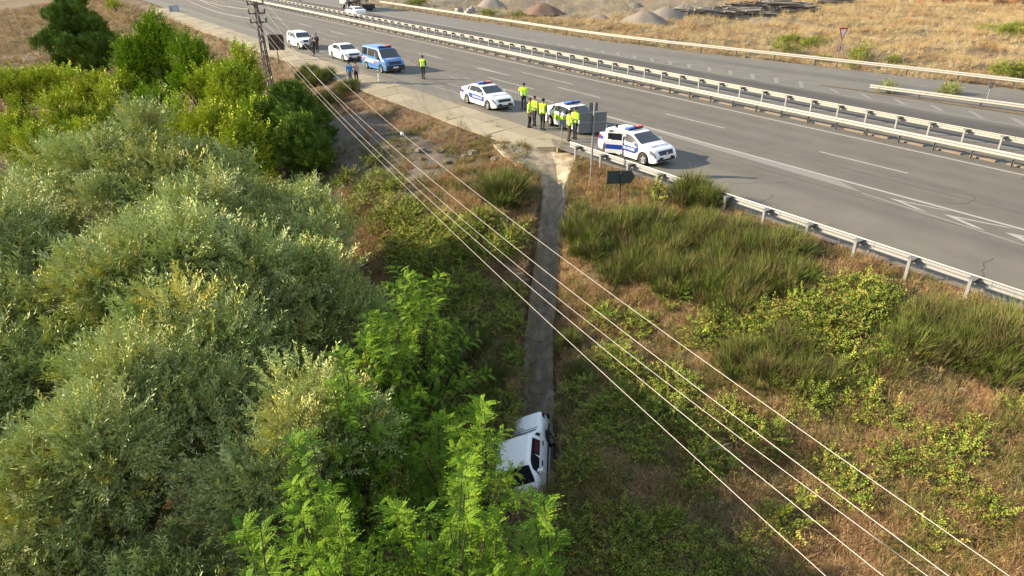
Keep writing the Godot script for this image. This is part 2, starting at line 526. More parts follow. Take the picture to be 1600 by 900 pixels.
func build_stones():
	var pos := [[1505, 612], [1408, 652], [1020, 780], [1045, 778], [1372, 470], [905, 560], [893, 660], [1450, 640], [1120, 840], [1545, 745], [835, 600], [832, 560], [846, 545], [838, 520], [850, 500], [845, 620], [880, 330], [905, 320], [892, 300], [912, 345], [886, 315], [900, 335]]
	for q in pos:
		var g := on_ground(q[0], q[1])
		var r := rnd(0.05, 0.12)
		var b := MB.new(); b.col = Color(0.42, 0.38, 0.33) * rnd(0.8, 1.1)
		rock(b, Vector3.ZERO, r)
		var o = part("loose_stone", b.done(), M.concrete)
		var inch: bool = q[0] > 828 and q[0] < 852
		o.position = g + Vector3(0, r * 0.4 + (0.12 if inch else 0.0), 0)
		if inch: tag(o, "small pale stone lying on the floor of the drainage chute", "stone", "stones in the chute")
		else: tag(o, "small pale stone lying in the dry grass of the slope", "stone", "stones on the slope")
func rock(b: MB, at: Vector3, r: float):
	var rows := []
	for k in 5:
		var row := []
		for j in 7:
			var th := PI * k / 4.0; var w := TAU * j / 7
			row.append(at + Vector3(sin(th) * cos(w) * 1.2, cos(th) * 0.7, sin(th) * sin(w)) * r * (rnd(0.65, 1.1) if k > 0 and k < 4 else 0.8))
		rows.append(row)
	b.grid(rows, true)

# ------------------------------------------------------------------ guard rails
func beam(pts: Array, face: float, top: float) -> ArrayMesh:   # W-beam swept along pts [s, u]; face: side the corrugation bulges to
	var prof := [[0.0, 0.0], [0.05, -0.03], [0.08, -0.08], [0.05, -0.12], [0.01, -0.155], [0.05, -0.19], [0.08, -0.23], [0.05, -0.28], [0.0, -0.31], [-0.012, -0.28], [0.038, -0.235], [0.038, -0.21], [-0.004, -0.165], [-0.004, -0.145], [0.038, -0.11], [0.038, -0.085], [-0.012, -0.03]]
	var b := MB.new()
	var rows := []
	for q in pts:
		var row := []
		for w in prof: row.append(road(q[0] + w[0] * face, q[1], top + w[1] + (q[2] if q.size() > 2 else 0.0)))
		rows.append(row)
	b.grid(rows, true)
	return b.done(false)
func guardrail(label, s0: Callable, u0: float, u1: float, step: float, face: float, beam_m, post_m, block: int, top := 0.78, sink := 0.5):
	var t := thing("guardrail", label, "guardrail")
	var uu := u0
	while uu < u1 - 0.01:
		var e: float = minf(uu + step * 2, u1)
		var pts := []
		for k in 5: 
			var w: float = lerpf(uu, e - 0.015, k / 4.0)
			pts.append([s0.call(w), w])
		part("rail_beam", beam(pts, face, top), beam_m, t)
		uu = e
	var pm := MB.new()
	pm.bx(0, (top - sink) * 0.5, 0, 0.10, top + sink - 0.06, 0.012)
	pm.bx(0.05, (top - sink) * 0.5, 0.035, 0.012, top + sink - 0.06, 0.07)
	pm.bx(-0.05, (top - sink) * 0.5, 0.035, 0.012, top + sink - 0.06, 0.07)
	var pmesh := pm.done()
	var bm := MB.new()
	if block == 1:      # bracket on top that reaches to the beam
		bm.bx(0.0, 0.06, 0.22, 0.10, 0.16, 0.42)
		bm.bx(0.0, 0.15, 0.2, 0.24, 0.012, 0.46)
	else: bm.bx(0, 0.0, 0.12, 0.12, 0.25, 0.20)
	var bmesh := bm.done()
	uu = u0 + 0.5
	while uu < u1:
		var s: float = s0.call(uu)
		var off := 0.36 if block == 1 else 0.20
		var yaw := atan2(RC * face, -RS * face)
		var p = part("post", pmesh, post_m, t)
		p.position = road(s - face * off, uu); p.rotation.y = yaw
		var bl = part("spacer_block", bmesh, M.post if block == 1 else post_m, p)
		bl.position = Vector3(0, top - 0.2, 0)
		uu += step
	return t
func build_rails():
	guardrail("silver guardrail along the near verge beside the police car with open door", func(u): return 24.42 + 0.0 * u, -44.0, 29.4, 2.0, 1.0, M.zinc, M.zinc, 1, 0.78, 1.2)
	guardrail("cream double-wave guardrail of the median, facing the parked police cars", func(_u): return 41.55, -44.0, 150.0, 2.0, -1.0, M.cream, M.post, 0)
	guardrail("cream guardrail of the median facing the far carriageway, with bracketed posts", func(_u): return 45.25, -44.0, 150.0, 2.0, 1.0, M.cream, M.zinc, 1)
	guardrail("long pale guardrail between the far carriageway and the golden field", func(u): return far_edge(u) + 0.9, -40.0, 125.0, 4.0, -1.0, M.cream, M.post, 0)
	guardrail("short pale guardrail on the grassy nose between far lanes and slip road", func(u): return 54.6 + (30.0 - u) * 0.16, -30.0, 30.0, 4.0, -1.0, M.cream, M.post, 0, 0.62)
	# grassy nose under that rail
	var b := MB.new()
	for k in 40:
		var u0 := 34.0 - k * 1.8; var u1 := u0 - 1.8
		b.col = Color(0.42, 0.31, 0.18) * rnd(0.8, 1.1)
		var w0 := 0.1 + 0.026 * (34.0 - u0); var w1 := 0.1 + 0.026 * (34.0 - u1)
		var c0 := 54.35 + (34.0 - u0) * 0.125; var c1 := 54.35 + (34.0 - u1) * 0.125
		b.quad(road(c0 - w0, u0, 0.03), road(c0 + w0, u0, 0.03), road(c1 + w1, u1, 0.03), road(c1 - w1, u1, 0.03))
	structure("verge", b.done(), M.ground)

# ------------------------------------------------------------------ signs
func board(t, called, m, at: Vector3, w, h, turn := 0.0, shape := "rect"):
	var b := MB.new()
	var pts := [Vector2(-w / 2, -h / 2), Vector2(w / 2, -h / 2), Vector2(w / 2, h / 2), Vector2(-w / 2, h / 2)]
	if shape == "arrow": pts = [Vector2(-w / 2, -h / 2), Vector2(w * 0.36, -h / 2), Vector2(w / 2, 0), Vector2(w * 0.36, h / 2), Vector2(-w / 2, h / 2)]
	elif shape == "tri": pts = [Vector2(0, -h / 2), Vector2(w / 2, h / 2), Vector2(-w / 2, h / 2)]
	elif shape == "disc":
		pts = []
		for k in 20: pts.append(Vector2(cos(TAU * k / 20), sin(TAU * k / 20)) * w / 2)
	var n := pts.size()
	for z in [-0.012, 0.012]:
		for k in range(1, n - 1): b.tri(Vector3(pts[0].x, pts[0].y, z), Vector3(pts[k].x, pts[k].y, z), Vector3(pts[k + 1].x, pts[k + 1].y, z))
	for k in n:
		var a: Vector2 = pts[k]; var c: Vector2 = pts[(k + 1) % n]
		b.quad(Vector3(a.x, a.y, -0.012), Vector3(c.x, c.y, -0.012), Vector3(c.x, c.y, 0.012), Vector3(a.x, a.y, 0.012))
	var o = part(called, b.done(), m, t)
	o.position = at; o.rotation.y = turn
	return o
func stick(t, called, m, at: Vector3, h, r):
	var b := MB.new()
	b.tube([Vector3(0, 0, 0), Vector3(0, h, 0)], [r, r], 8)
	var o = part(called, b.done(true), m, t)
	o.position = at
	return o
func build_signs():
	var face := 0.25
	# tall sign with two plates seen from behind
	var g := on_ground(923, 282)
	var t := thing("road_sign", "tall galvanised post with two grey sign plates seen from behind", "road sign", g, face)
	var up := ray(928, 161)
	var h: float = CH - up.y * (-g.z / up.z) - g.y
	stick(t, "post", M.zinc, Vector3(0, -0.5, 0), h + 0.5, 0.055)
	board(t, "sign_plate", M.signback, Vector3(-0.02, h - 0.2, -0.08), 0.46, 0.42)
	board(t, "sign_plate", M.signback, Vector3(-0.02, h - 0.96, -0.08), 1.42, 0.98)
	var b := MB.new(); b.bx(-0.02, h - 0.94, -0.05, 1.42, 0.05, 0.03)
	part("stiffener", b.done(), M.zinc, t)
	# arrow board
	g = on_ground(967, 322)
	t = thing("direction_sign", "dark arrow-shaped direction board seen from behind, below the guardrail", "road sign", g, 0.1)
	stick(t, "post", M.signdark, Vector3(0, -0.4, 0), 2.05, 0.035)
	board(t, "sign_plate", M.signdark, Vector3(0.02, 1.32, -0.06), 1.32, 0.62, 0.0, "arrow")
	# small plate on its post by the two officers
	g = pix(879, 227, -0.1)
	t = thing("marker_sign", "small grey plate on a short post beside two talking officers", "road sign", g, face)
	stick(t, "post", M.zinc, Vector3(-0.08, -0.3, 0), 1.5, 0.03)
	board(t, "sign_plate", M.signback, Vector3(0, 1.25, -0.05), 0.44, 0.44)
	# brown square plate near the pole
	g = on_ground(436, 100)
	t = thing("square_sign", "brown square sign plate seen from behind next to leaning pole", "road sign", g, 0.1)
	stick(t, "post", M.signbrown, Vector3(0, -0.3, 0), 2.6, 0.05)
	board(t, "sign_plate", M.signbrown, Vector3(0, 2.0, -0.08), 1.5, 1.45)
	# give-way and round sign on the far verge
	g = pix(1307, 102)
	t = thing("give_way_sign", "red-rimmed give-way triangle above a round sign on the far verge", "road sign", g, 0.2)
	stick(t, "post", M.post, Vector3(0, -0.3, 0), 3.6, 0.04)
	board(t, "triangle", M.red, Vector3(0, 2.75, 0.05), 0.92, 1.15, 0, "tri")
	board(t, "triangle_face", M.plate, Vector3(0, 2.80, 0.066), 0.62, 0.78, 0, "tri")
	board(t, "disc", M.red, Vector3(0, 1.55, 0.05), 0.62, 0.6, 0, "disc")
	board(t, "disc_face", M.plate, Vector3(0, 1.55, 0.066), 0.46, 0.5, 0, "disc")
	board(t, "symbol", M.black, Vector3(0, 1.55, 0.082), 0.14, 0.26)
	# speed limit on the median
	g = road(43.4, 122.0)
	t = thing("speed_sign", "round red-rimmed speed sign standing on the median", "road sign", g, 0.5)
	stick(t, "post", M.post, Vector3(0, 0, 0), 2.4, 0.04)
	board(t, "disc", M.red, Vector3(0, 2.1, 0.05), 0.95, 0.9, 0, "disc")
	board(t, "disc_face", M.plate, Vector3(0, 2.1, 0.066), 0.68, 0.7, 0, "disc")
	var tm := TextMesh.new(); tm.text = "82"; tm.font_size = 32; tm.pixel_size = 0.012; tm.depth = 0.01
	var o = part("number", tm, M.black, t); o.position = Vector3(0, 2.1, 0.085)
	# small plate on the nose
	g = pix(1541, 160)
	t = thing("nose_sign", "small blue-grey plate on a post behind the short nose guardrail", "road sign", g, 0.3)
	stick(t, "post", M.zinc, Vector3(0, 0, 0), 1.35, 0.035)
	board(t, "sign_plate", M.signback, Vector3(0.05, 1.2, -0.03), 0.34, 0.42)
	# marker posts
	g = pix(592, 127)
	t = thing("marker_post", "short white delineator post on the concrete verge by the blue van", "marker post", g)
	stick(t, "post", M.plate, Vector3(0, -0.1, 0), 1.0, 0.06)
	board(t, "reflector", M.lens, Vector3(0, 0.75, 0.065), 0.09, 0.16)
	# blue-grey board far up the verge
	g = on_ground(273, 20)
	t = thing("roadside_board", "blue-grey board leaning on the far end of the verge", "board", g, 0.4)
	board(t, "panel", mat(0.24, 0.30, 0.38, 0.6), Vector3(0, 0.6, 0), 1.5, 1.0)
	board(t, "panel", mat(0.34, 0.38, 0.42, 0.6), Vector3(0.25, 0.55, 0.3), 0.9, 0.7)
	stick(t, "post", M.post, Vector3(-0.5, -0.2, -0.05), 1.2, 0.04)
	stick(t, "post", M.post, Vector3(0.5, -0.2, -0.05), 1.2, 0.04)

# ------------------------------------------------------------------ pole and wires
func build_pole_and_wires():
	var base := on_ground(424, 142)
	var topd := ray(398, 2)
	var zt := -base.z - 0.4
	var top := Vector3(topd.x * zt / topd.z, CH - topd.y * zt / topd.z, -zt)
	var t := thing("lattice_pole", "leaning steel lattice power pole with three crossarms above the trees", "power pole", base)
	var tp := top - base
	var leg = func(k: int, f: float) -> Vector3:
		var w := lerpf(0.25, 0.10, f)
		return tp * f + Vector3(w if k in [0, 1] else -w, 0, w if k in [1, 2] else -w) - Vector3(0, 0.5 * (1 - f), 0)
	var lm = surfaced(mat(0.16, 0.14, 0.125, 0.7, 0.2), T.fine, 2.0)
	var bm = surfaced(mat(0.40, 0.37, 0.33, 0.7, 0.1), T.fine, 2.0)
	for k in 4:
		var b := MB.new(); b.tube([leg.call(k, 0.0), leg.call(k, 1.0)], [0.055, 0.05], 4)
		part("leg", b.done(), lm, t)
	var n := 13
	for j in n:
		for k in 4:
			var b := MB.new()
			var f0 := float(j) / n; var f1 := float(j + 1) / n
			b.tube([leg.call(k, f0 if (j + k) % 2 else f1), leg.call((k + 1) % 4, f1 if (j + k) % 2 else f0)], [0.03, 0.03], 4)
			part("brace", b.done(), bm, t)
	var dirw := Vector3(sin(deg_to_rad(26.0)), 0, cos(deg_to_rad(26.0)))
	var side := Vector3(dirw.z, 0, -dirw.x)
	var px_len := zt / 1.07 / F           # metres per photograph pixel at the pole
	var ends := []
	for a in 3:
		var c: Vector3 = tp * (1.0 - (4.0 + a * 13.5) * px_len / tp.y)
		var half := 12.5 * px_len
		var b := MB.new(); b.tube([c - side * half, c + side * half], [0.06, 0.06], 4)
		part("crossarm", b.done(), lm, t)
		for q in [-1, 1]:
			var i := MB.new()
			i.lathe([[0.0, 0.32], [0.07, 0.3], [0.11, 0.22], [0.06, 0.2], [0.12, 0.12], [0.06, 0.1], [0.05, 0.0]], Transform3D(Basis(), c + side * half * q * 0.94 + Vector3(0, 0.04, 0)), 10)
			part("insulator", i.done(true), lm, t)
			ends.append(base + c + side * half * q * 0.94 + Vector3(0, 0.34, 0))
	# wires towards the drone: each keeps to a vertical plane; its height is read at three points of the picture
	var wires := [[1, [[1000, 492], [1577, 900]]], [0, [[1000, 538], [1482, 900]]], [3, [[1000, 566], [1449, 900]]], [2, [[1000, 592], [1380, 900]]], [4, [[1000, 636], [1290, 900]]]]
	for w in wires:
		var e: Vector3 = ends[w[0]]
		var hs := [[0.0, e.y]]
		for q in w[1]:
			var d := ray(q[0], q[1])
			# (d.x t, -d.z t) = e.xz + dirw k
			var k: float = (e.z * d.x - e.x * (-d.z)) / (dirw.x * (-d.z) - dirw.z * d.x)
			var tt: float = (e.x + dirw.x * k) / d.x
			hs.append([k, CH - d.y * tt])
		var path := []; var rad := []
		for j in 41:
			var k: float = (hs[2][0] + 16.0) * j / 40.0
			var y := 0.0
			for a in 3:
				var l := 1.0
				for c in 3:
					if c != a: l *= (k - hs[c][0]) / (hs[a][0] - hs[c][0])
				y += l * hs[a][1]
			path.append(Vector3(e.x + dirw.x * k, y, e.z + dirw.z * k)); rad.append(0.0072)
		var b := MB.new(); b.tube(path, rad, 5, false)
		var wo = part("overhead_wire", b.done(true), M.wire)
		if w[0] == 1:
			var d := ray(628, 204)
			var k: float = (e.z * d.x - e.x * (-d.z)) / (dirw.x * (-d.z) - dirw.z * d.x)
			var jj: float = clampf(k / (hs[2][0] + 16.0) * 40.0, 0.0, 39.0)
			var cb := MB.new(); cb.lathe([[0.0, 0.09], [0.06, 0.06], [0.08, 0.0], [0.06, -0.06], [0.0, -0.09]], Transform3D(Basis(), path[int(jj)].lerp(path[int(jj) + 1], jj - int(jj))), 8)
			part("clamp", cb.done(true), M.plate, wo)
		tag(wo, "thin pale overhead wire running from the lattice pole across the slope", "wire", "wires across the slope")
	for k in 6:
		var e: Vector3 = ends[k]
		var path := []; var rad := []
		var far := e + Vector3(-36.0, 0.0, -62.0) + Vector3(0, 1.2, 0)
		for j in 25:
			var f := j / 24.0
			path.append(e.lerp(far, f) - Vector3(0, 5.5 * f * (1 - f), 0)); rad.append(0.016)
		var b := MB.new(); b.tube(path, rad, 4, false)
		tag(part("overhead_wire", b.done(true), M.wire), "thin overhead wire sagging away behind the lattice pole over the road", "wire", "wires behind the pole")

# ------------------------------------------------------------------ far field
func build_far_field():
	var heap = func(x, y, wpx, hpx, c: Color, label, grp, name_):
		var g := on_ground(x, y)
		var m := -g.z * 1.06 / F
		var r: float = wpx * 0.5 * m; var h: float = hpx * m * 0.95
		var b := MB.new()
		var rows := []
		var n := FastNoiseLite.new(); n.seed = int(x); n.frequency = 0.5
		for k in 9:
			var row := []
			for j in 22:
				var a := TAU * j / 22; var f := k / 8.0
				var rr: float = r * (1.0 - f) * (1.0 + 0.28 * n.get_noise_2d(cos(a) * 2.5, sin(a) * 2.5))
				row.append(Vector3(cos(a) * rr, h * (sin(f * PI * 0.5) * 0.8 + f * 0.2) * (1.0 + 0.10 * n.get_noise_2d(a * 2, f * 6)) - 0.15 * (1 - f), sin(a) * rr * 0.75))
			rows.append(row)
		b.col = c
		b.grid(rows, true)
		var o = part(name_, b.done(true), M.ground)
		o.position = g
		tag(o, label, "heap", grp)
	var gc := Color(0.46, 0.425, 0.375)
	for q in [[768, 13, 46, 15], [937, 33, 44, 9], [1008, 36, 74, 17], [1040, 30, 70, 16], [1068, 25, 66, 15], [1104, 25, 62, 15], [1196, 17, 52, 15], [992, 11, 30, 6]]:
		heap.call(q[0], q[1], q[2], q[3], gc * rnd(0.92, 1.08) if q[0] != 768 else Color(0.55, 0.52, 0.48), "pale cone of gravel alone near far carriageway" if q[0] == 768 else "grey gravel heap in the row beside the timber stack", "" if q[0] == 768 else "gravel heaps", "gravel_heap")
	heap.call(848, 20, 60, 13, Color(0.36, 0.24, 0.19), "reddish soil heap behind white marker stones", "", "soil_heap")
	# timber
	for pile in [[1130, 32, 150, 9.0, 150, "long stack of grey weathered timber poles beside gravel heaps"], [1205, 20, 120, 8.0, 90, "middle stack of grey weathered timber poles on the dry field"], [1312, 10, 60, 10.0, 60, "small heap of grey timber poles at field edge"]]:
		var g := on_ground(pile[0], pile[1])
		var m := -g.z * 1.06 / F
		var t := thing("timber_stack", pile[5], "timber", g)
		for k in pile[4]:
			var l := rnd(3.0, 6.5)
			var x: float = rnd(-0.5, 0.5) * (pile[2] * m - l * 0.6)
			var yy: float = rnd(0.05, 1.0) * pile[3] * 1.9 * m * (1.0 - pow(absf(x) / (pile[2] * m * 0.55), 2))
			var a := rnd(-0.35, 0.35); var tilt := rnd(-0.1, 0.1)
			var d := Vector3(cos(a) * cos(tilt), sin(tilt), sin(a)) * l * 0.5
			var c := Vector3(x, yy, rnd(-1.2, 1.2))
			var b := MB.new(); var r := rnd(0.10, 0.19)
			b.tube([c - d, c + d], [r, r * 0.8], 6)
			part("timber_pole", b.done(true), [M.timber1, M.timber2, M.timber3][k % 3] if M.has("timber1") else timbers(k), t)
	# white marker stones, blocks by the rail
	for q in [[842, 24, 0.9], [847, 24, 1.05], [853, 23, 0.8]]:
		var t := thing("marker_stone", "white upright marker stone in front of reddish soil heap", "stone", on_ground(q[0], q[1]), 0.2, "white marker stones")
		var b := MB.new(); b.box(Transform3D(Basis(), Vector3(0, q[2] * 0.45, 0)), Vector3(0.22, q[2] * 1.1, 0.22))
		b.lathe([[0.15, 0.0], [0.11, 0.08], [0.0, 0.12]], Transform3D(Basis(), Vector3(0, q[2], 0)), 4)
		part("stone_block", b.done(), M.plate, t)
	for q in [[717, 20], [736, 20], [732, 24]]:
		var b := MB.new(); b.col = Color(0.45, 0.43, 0.4)
		b.box(Transform3D(Basis(Vector3.UP, rnd(0, 1)), Vector3(0, 0.35, 0)), Vector3(1.1, 0.7, 0.8)); b.box(Transform3D(Basis(Vector3.UP, rnd(0, 1)), Vector3(0.1, 0.8, 0)), Vector3(0.5, 0.3, 0.4))
		var o = part("concrete_block", b.done(), M.concrete); o.position = on_ground(q[0], q[1])
		tag(o, "grey concrete block left behind the far guardrail", "concrete block", "blocks behind far guardrail")
	# orange-red tile bank at the field's far edge
	var b := MB.new()
	for k in 30:
		b.col = Color(0.50, 0.17, 0.07) * rnd(0.8, 1.1)
		rock(b, Vector3(k * 1.3, rnd(-0.1, 0.3), rnd(-0.4, 0.4)), 1.1)
	var o = part("soil_bank", b.done(true), M.ground); o.position = on_ground(1442, 5)
	tag(o, "low orange-red bank of clay along the far field edge", "clay bank")
func timbers(k):
	M.timber1 = surfaced(mat(0.27, 0.24, 0.20, 0.9), T.fine, 1.5)
	M.timber2 = surfaced(mat(0.38, 0.34, 0.29, 0.9), T.fine, 1.5)
	M.timber3 = surfaced(mat(0.17, 0.15, 0.13, 0.9), T.fine, 1.5)
	return [M.timber1, M.timber2, M.timber3][k % 3]

# ------------------------------------------------------------------ vehicles (local x forward, y up, z to the vehicle's right)
func key(a: Array, x: float) -> float:
	if x <= a[0][0]: return a[0][1]
	for k in a.size() - 1:
		if x <= a[k + 1][0]: return lerpf(a[k][1], a[k + 1][1], (x - a[k][0]) / (a[k + 1][0] - a[k][0]))
	return a[-1][1]
func soft(a: Array, x: float, e := 0.05) -> float: return (key(a, x - e) + key(a, x + e) + 2.0 * key(a, x)) * 0.25
func ring(sp: Dictionary, x: float) -> Array:
	var top := soft(sp.top, x); var belt := minf(soft(sp.belt, x), top - 0.03)
	var hl: float = sp.L * 0.5
	var e: float = absf(x) / hl
	var wb: float = sp.W * (1.0 - sp.get("plan", 0.10) * pow(e, 5.0) - 0.05 * pow(e, 24.0))
	var bot: float = lerpf(sp.bot, sp.bot + 0.08, pow(e, 10.0))
	for ax in [sp.front, sp.rear]:
		var dx: float = absf(x - ax)
		if dx < sp.arch: bot = maxf(bot, minf(sp.wr + sqrt(sp.arch * sp.arch - dx * dx), belt - 0.10))
	var gh: float = clampf((top - belt - 0.05) / 0.15, 0.0, 1.0)
	var wt := lerpf(wb * 0.88, wb - sp.get("tumble", 0.36) * (top - belt) - 0.02, gh)
	return [Vector2(wb * 0.95, bot), Vector2(wb, lerpf(bot, belt, 0.55)), Vector2(wb * 0.975, belt), Vector2(wt, top - lerpf(0.012, 0.05, gh)), Vector2(wt * 0.8, top - 0.008), Vector2(0, top)]
func surf(sp, x, v, side) -> Vector3:           # v: 0 sill .. 2 belt .. 3 roof edge .. 5 centre line
	var r := ring(sp, x)
	var k: int = clampi(int(v), 0, 4)
	var q: Vector2 = r[k].lerp(r[k + 1], v - k)
	return Vector3(x, q.y, q.x * side)
func patch(sp, x0, x1, v0, v1, side, off := 0.008, nx := 6, nv := 2, slope := 0.0) -> ArrayMesh:
	var b := MB.new()
	var rows := []
	for a in nx + 1:
		var row := []
		for c in nv + 1:
			var f := float(c) / nv
			var x: float = lerpf(x0, x1, float(a) / nx) + slope * f
			var v: float = lerpf(v0, v1, f)
			var p := surf(sp, x, v, side)
			var n := (surf(sp, x + 0.02, v, side) - surf(sp, x - 0.02, v, side)).cross(surf(sp, x, minf(v + 0.05, 4.99), side) - surf(sp, x, v - 0.05, side)).normalized()
			if n.dot(Vector3(0, 0.3, side)) < 0: n = -n
			row.append(p + n * off)
		rows.append(row)
	b.grid(rows)
	return b.done(true)
func top_patch(sp, x0, x1, wshare, off := 0.008, nx := 6) -> ArrayMesh:   # across the whole roof strip
	var b := MB.new()
	var rows := []
	for a in nx + 1:
		var x := lerpf(x0, x1, float(a) / nx)
		var r := ring(sp, x)
		var sl := (soft(sp.top, x + 0.04) - soft(sp.top, x - 0.04)) / 0.08
		var n := Vector3(-sl, 1, 0).normalized() * off
		var row := []
		for f in [-1.0, -0.8, 0.0, 0.8, 1.0]:
			var fw: float = f * wshare
			var q: Vector2 = r[5].lerp(r[4], absf(fw) / 0.8) if absf(fw) <= 0.8 else r[4].lerp(r[3], (absf(fw) - 0.8) / 0.2)
			row.append(Vector3(x, q.y, q.x * signf(f)) + n)
		rows.append(row)
	b.grid(rows)
	return b.done(true)
func wheel(t, x, y, z, r, w, side, spin := 0.0):
	var o := Node3D.new(); o.name = "wheel"; t.add_child(o, true)
	o.position = Vector3(x, y, z); o.rotation.z = spin
	var bs := Basis(Vector3.RIGHT, PI / 2 * side)
	var b := MB.new()
	b.lathe([[r * 0.62, w * 0.5], [r * 0.9, w * 0.5], [r, w * 0.3], [r, -w * 0.3], [r * 0.9, -w * 0.5], [r * 0.5, -w * 0.5]], Transform3D(bs, Vector3.ZERO), 20)
	part("tyre", b.done(true), M.tyre, o)
	b = MB.new()
	b.lathe([[r * 0.66, w * 0.44], [r * 0.60, w * 0.36], [r * 0.58, w * 0.12], [0.02, w * 0.12]], Transform3D(bs, Vector3.ZERO), 20)
	for k in 5:
		b.box(Transform3D(Basis(Vector3.BACK, TAU * k / 5), Vector3.ZERO) * Transform3D(Basis(), Vector3(r * 0.34, 0, side * w * 0.32)), Vector3(r * 0.62, r * 0.16, 0.02))
	b.lathe([[r * 0.16, w * 0.36], [0.0, w * 0.38]], Transform3D(bs, Vector3.ZERO), 8)
	part("rim", b.done(), M.rim, o)
func slabpart(t, called, m, x, y, z, a, b, c, tilt := 0.0):
	var q := MB.new()
	q.box(Transform3D(Basis(Vector3.BACK, tilt), Vector3(x, y, z)), Vector3(a, b, c))
	return part(called, q.done(), m, t)
func text(t, words, m, h, o: Transform3D):
	var tm := TextMesh.new(); tm.text = words; tm.font_size = 32; tm.pixel_size = h / 23.0; tm.depth = 0.004
	var sf := SystemFont.new(); sf.font_names = PackedStringArray(["Droid Sans"]); sf.font_weight = 700
	tm.font = sf
	var q = part("lettering", tm, m, t)
	q.transform = o
	return q
func car(label: String, sp: Dictionary, at: Vector3, turn: float, called := "parked_car", group := "") -> Node3D:
	var t := thing(called, label, sp.get("cat", "car"), at, turn, group)
	var hl: float = sp.L * 0.5
	var paint: StandardMaterial3D = sp.paint
	# body shell
	var b := MB.new()
	var rows := []
	var n := 72
	for k in n + 1:
		var f := float(k) / n
		var x: float = -hl + sp.L * f
		var r := ring(sp, x)
		var row := []
		for q in r: row.append(Vector3(x, q.y, q.x))
		for j in range(4, -1, -1): row.append(Vector3(x, r[j].y, -r[j].x))
		rows.append(row)
	b.grid(rows)
	for e in [0, n]:
		var row: Array = rows[e]
		for j in 5: b.quad(row[j], row[j + 1], row[9 - j], row[10 - j])
	part("body", b.done(true), paint, t)
	slabpart(t, "underbody", M.black, 0, sp.bot + 0.12, 0, sp.L * 0.9, 0.2, sp.W * 1.35)
	for ax in [sp.front, sp.rear]:
		for s in [-1, 1]: wheel(t, ax, sp.wr, s * (sp.W - 0.12), sp.wr, 0.21, s, rnd(0, 1.2))
	# glass
	var gl: Array = sp.windscreen
	part("windscreen", top_patch(sp, gl[0], gl[1], 0.93), M.glass, t)
	gl = sp.rearglass
	part("rear_window", top_patch(sp, gl[0], gl[1], 0.90), M.glass, t)
	for s in [-1, 1]:
		for w in sp.windows: part("side_window", patch(sp, w[0], w[1], 2.10, 2.90, s, 0.007, 5, 2, w[2] if w.size() > 2 else 0.0), M.glass, t)
		for d in sp.get("doors", []):
			if d.size() > 2 and d[2] == s: continue
			var dr = part("door", patch(sp, d[0], d[1], 0.25, 2.04, s, 0.005, 5, 5), paint, t)
			var hd := MB.new(); var hp := surf(sp, d[0] + 0.16, 1.72, s)
			hd.box(Transform3D(Basis(), hp + Vector3(0, 0, 0.02 * s)), Vector3(0.17, 0.03, 0.04))
			part("handle", hd.done(), sp.get("handle", paint), dr)
		# lamps, mirrors
		part("headlight", patch(sp, hl - 0.42, hl - 0.02, 1.55, 2.55, s, 0.012, 6, 4, -0.03), M.lens, t)
		part("tail_light", patch(sp, -hl + 0.02, -hl + 0.30, 1.45, 2.0, s, 0.012, 4, 2), M.taillight, t)
		var mp := surf(sp, sp.windows[0][1] - 0.08, 2.12, s)
		var mm := MB.new(); mm.box(Transform3D(Basis(Vector3.UP, 0.2 * s), mp + Vector3(0, 0.05, 0.11 * s)), Vector3(0.11, 0.15, 0.2))
		part("mirror", mm.done(), sp.get("mirror", paint), t)
	# front and rear faces
	var ny: float = ring(sp, hl)[2].y
	part("grille", top_patch(sp, hl - 0.15, hl - 0.01, 0.72, 0.010, 4), sp.get("grille", M.black), t)
	slabpart(t, "grille_bar", M.black, hl - 0.005, ny - 0.06, 0, 0.05, 0.11, sp.W * 1.15)
	slabpart(t, "lower_grille", M.dark, hl - 0.01, sp.bot + 0.17, 0, 0.05, 0.15, sp.W * 1.45)
	slabpart(t, "licence_plate", M.plate, hl + 0.02, sp.bot + 0.27, 0, 0.02, 0.11, 0.52)
	slabpart(t, "rear_plate", M.plate, -hl - 0.012, lerpf(sp.bot, ring(sp, -hl)[2].y, 0.62), 0, 0.02, 0.11, 0.52)
	slabpart(t, "rear_bumper", M.dark, -hl - 0.002, sp.bot + 0.14, 0, 0.05, 0.14, sp.W * 1.5)
	if sp.has("bar"):
		var ry: float = soft(sp.top, sp.bar)
		slabpart(t, "light_bar", M.dark, sp.bar, ry + 0.05, 0, 0.28, 0.06, 1.14)
		slabpart(t, "blue_lamp", M.lampblue, sp.bar, ry + 0.105, 0.33, 0.26, 0.075, 0.44)
		slabpart(t, "red_lamp", sp.get("lamp2", M.lampred), sp.bar, ry + 0.105, -0.33, 0.26, 0.075, 0.44)
		slabpart(t, "speaker", M.dark, sp.bar, ry + 0.10, 0, 0.24, 0.06, 0.2)
	return t
const SEDAN := {"L": 4.62, "W": 0.89, "bot": 0.20, "wr": 0.32, "arch": 0.37, "front": 1.38, "rear": -1.32,
	"top": [[-2.31, 0.72], [-2.27, 1.0], [-2.1, 1.10], [-1.78, 1.14], [-1.05, 1.40], [-0.6, 1.455], [0.0, 1.46], [0.35, 1.41], [1.12, 1.02], [1.6, 0.96], [2.0, 0.86], [2.24, 0.72], [2.31, 0.56]],
	"belt": [[-2.31, 0.66], [-2.15, 0.98], [-1.0, 0.98], [1.0, 0.93], [1.6, 0.86], [2.1, 0.72], [2.31, 0.5]],
	"windscreen": [0.37, 1.08], "rearglass": [-1.72, -1.08], "windows": [[-0.02, 0.82, -0.10], [-0.92, -0.10, 0.08], [-1.26, -1.0, 0.12]], "doors": [[-0.06, 0.98], [-1.05, -0.10]]}
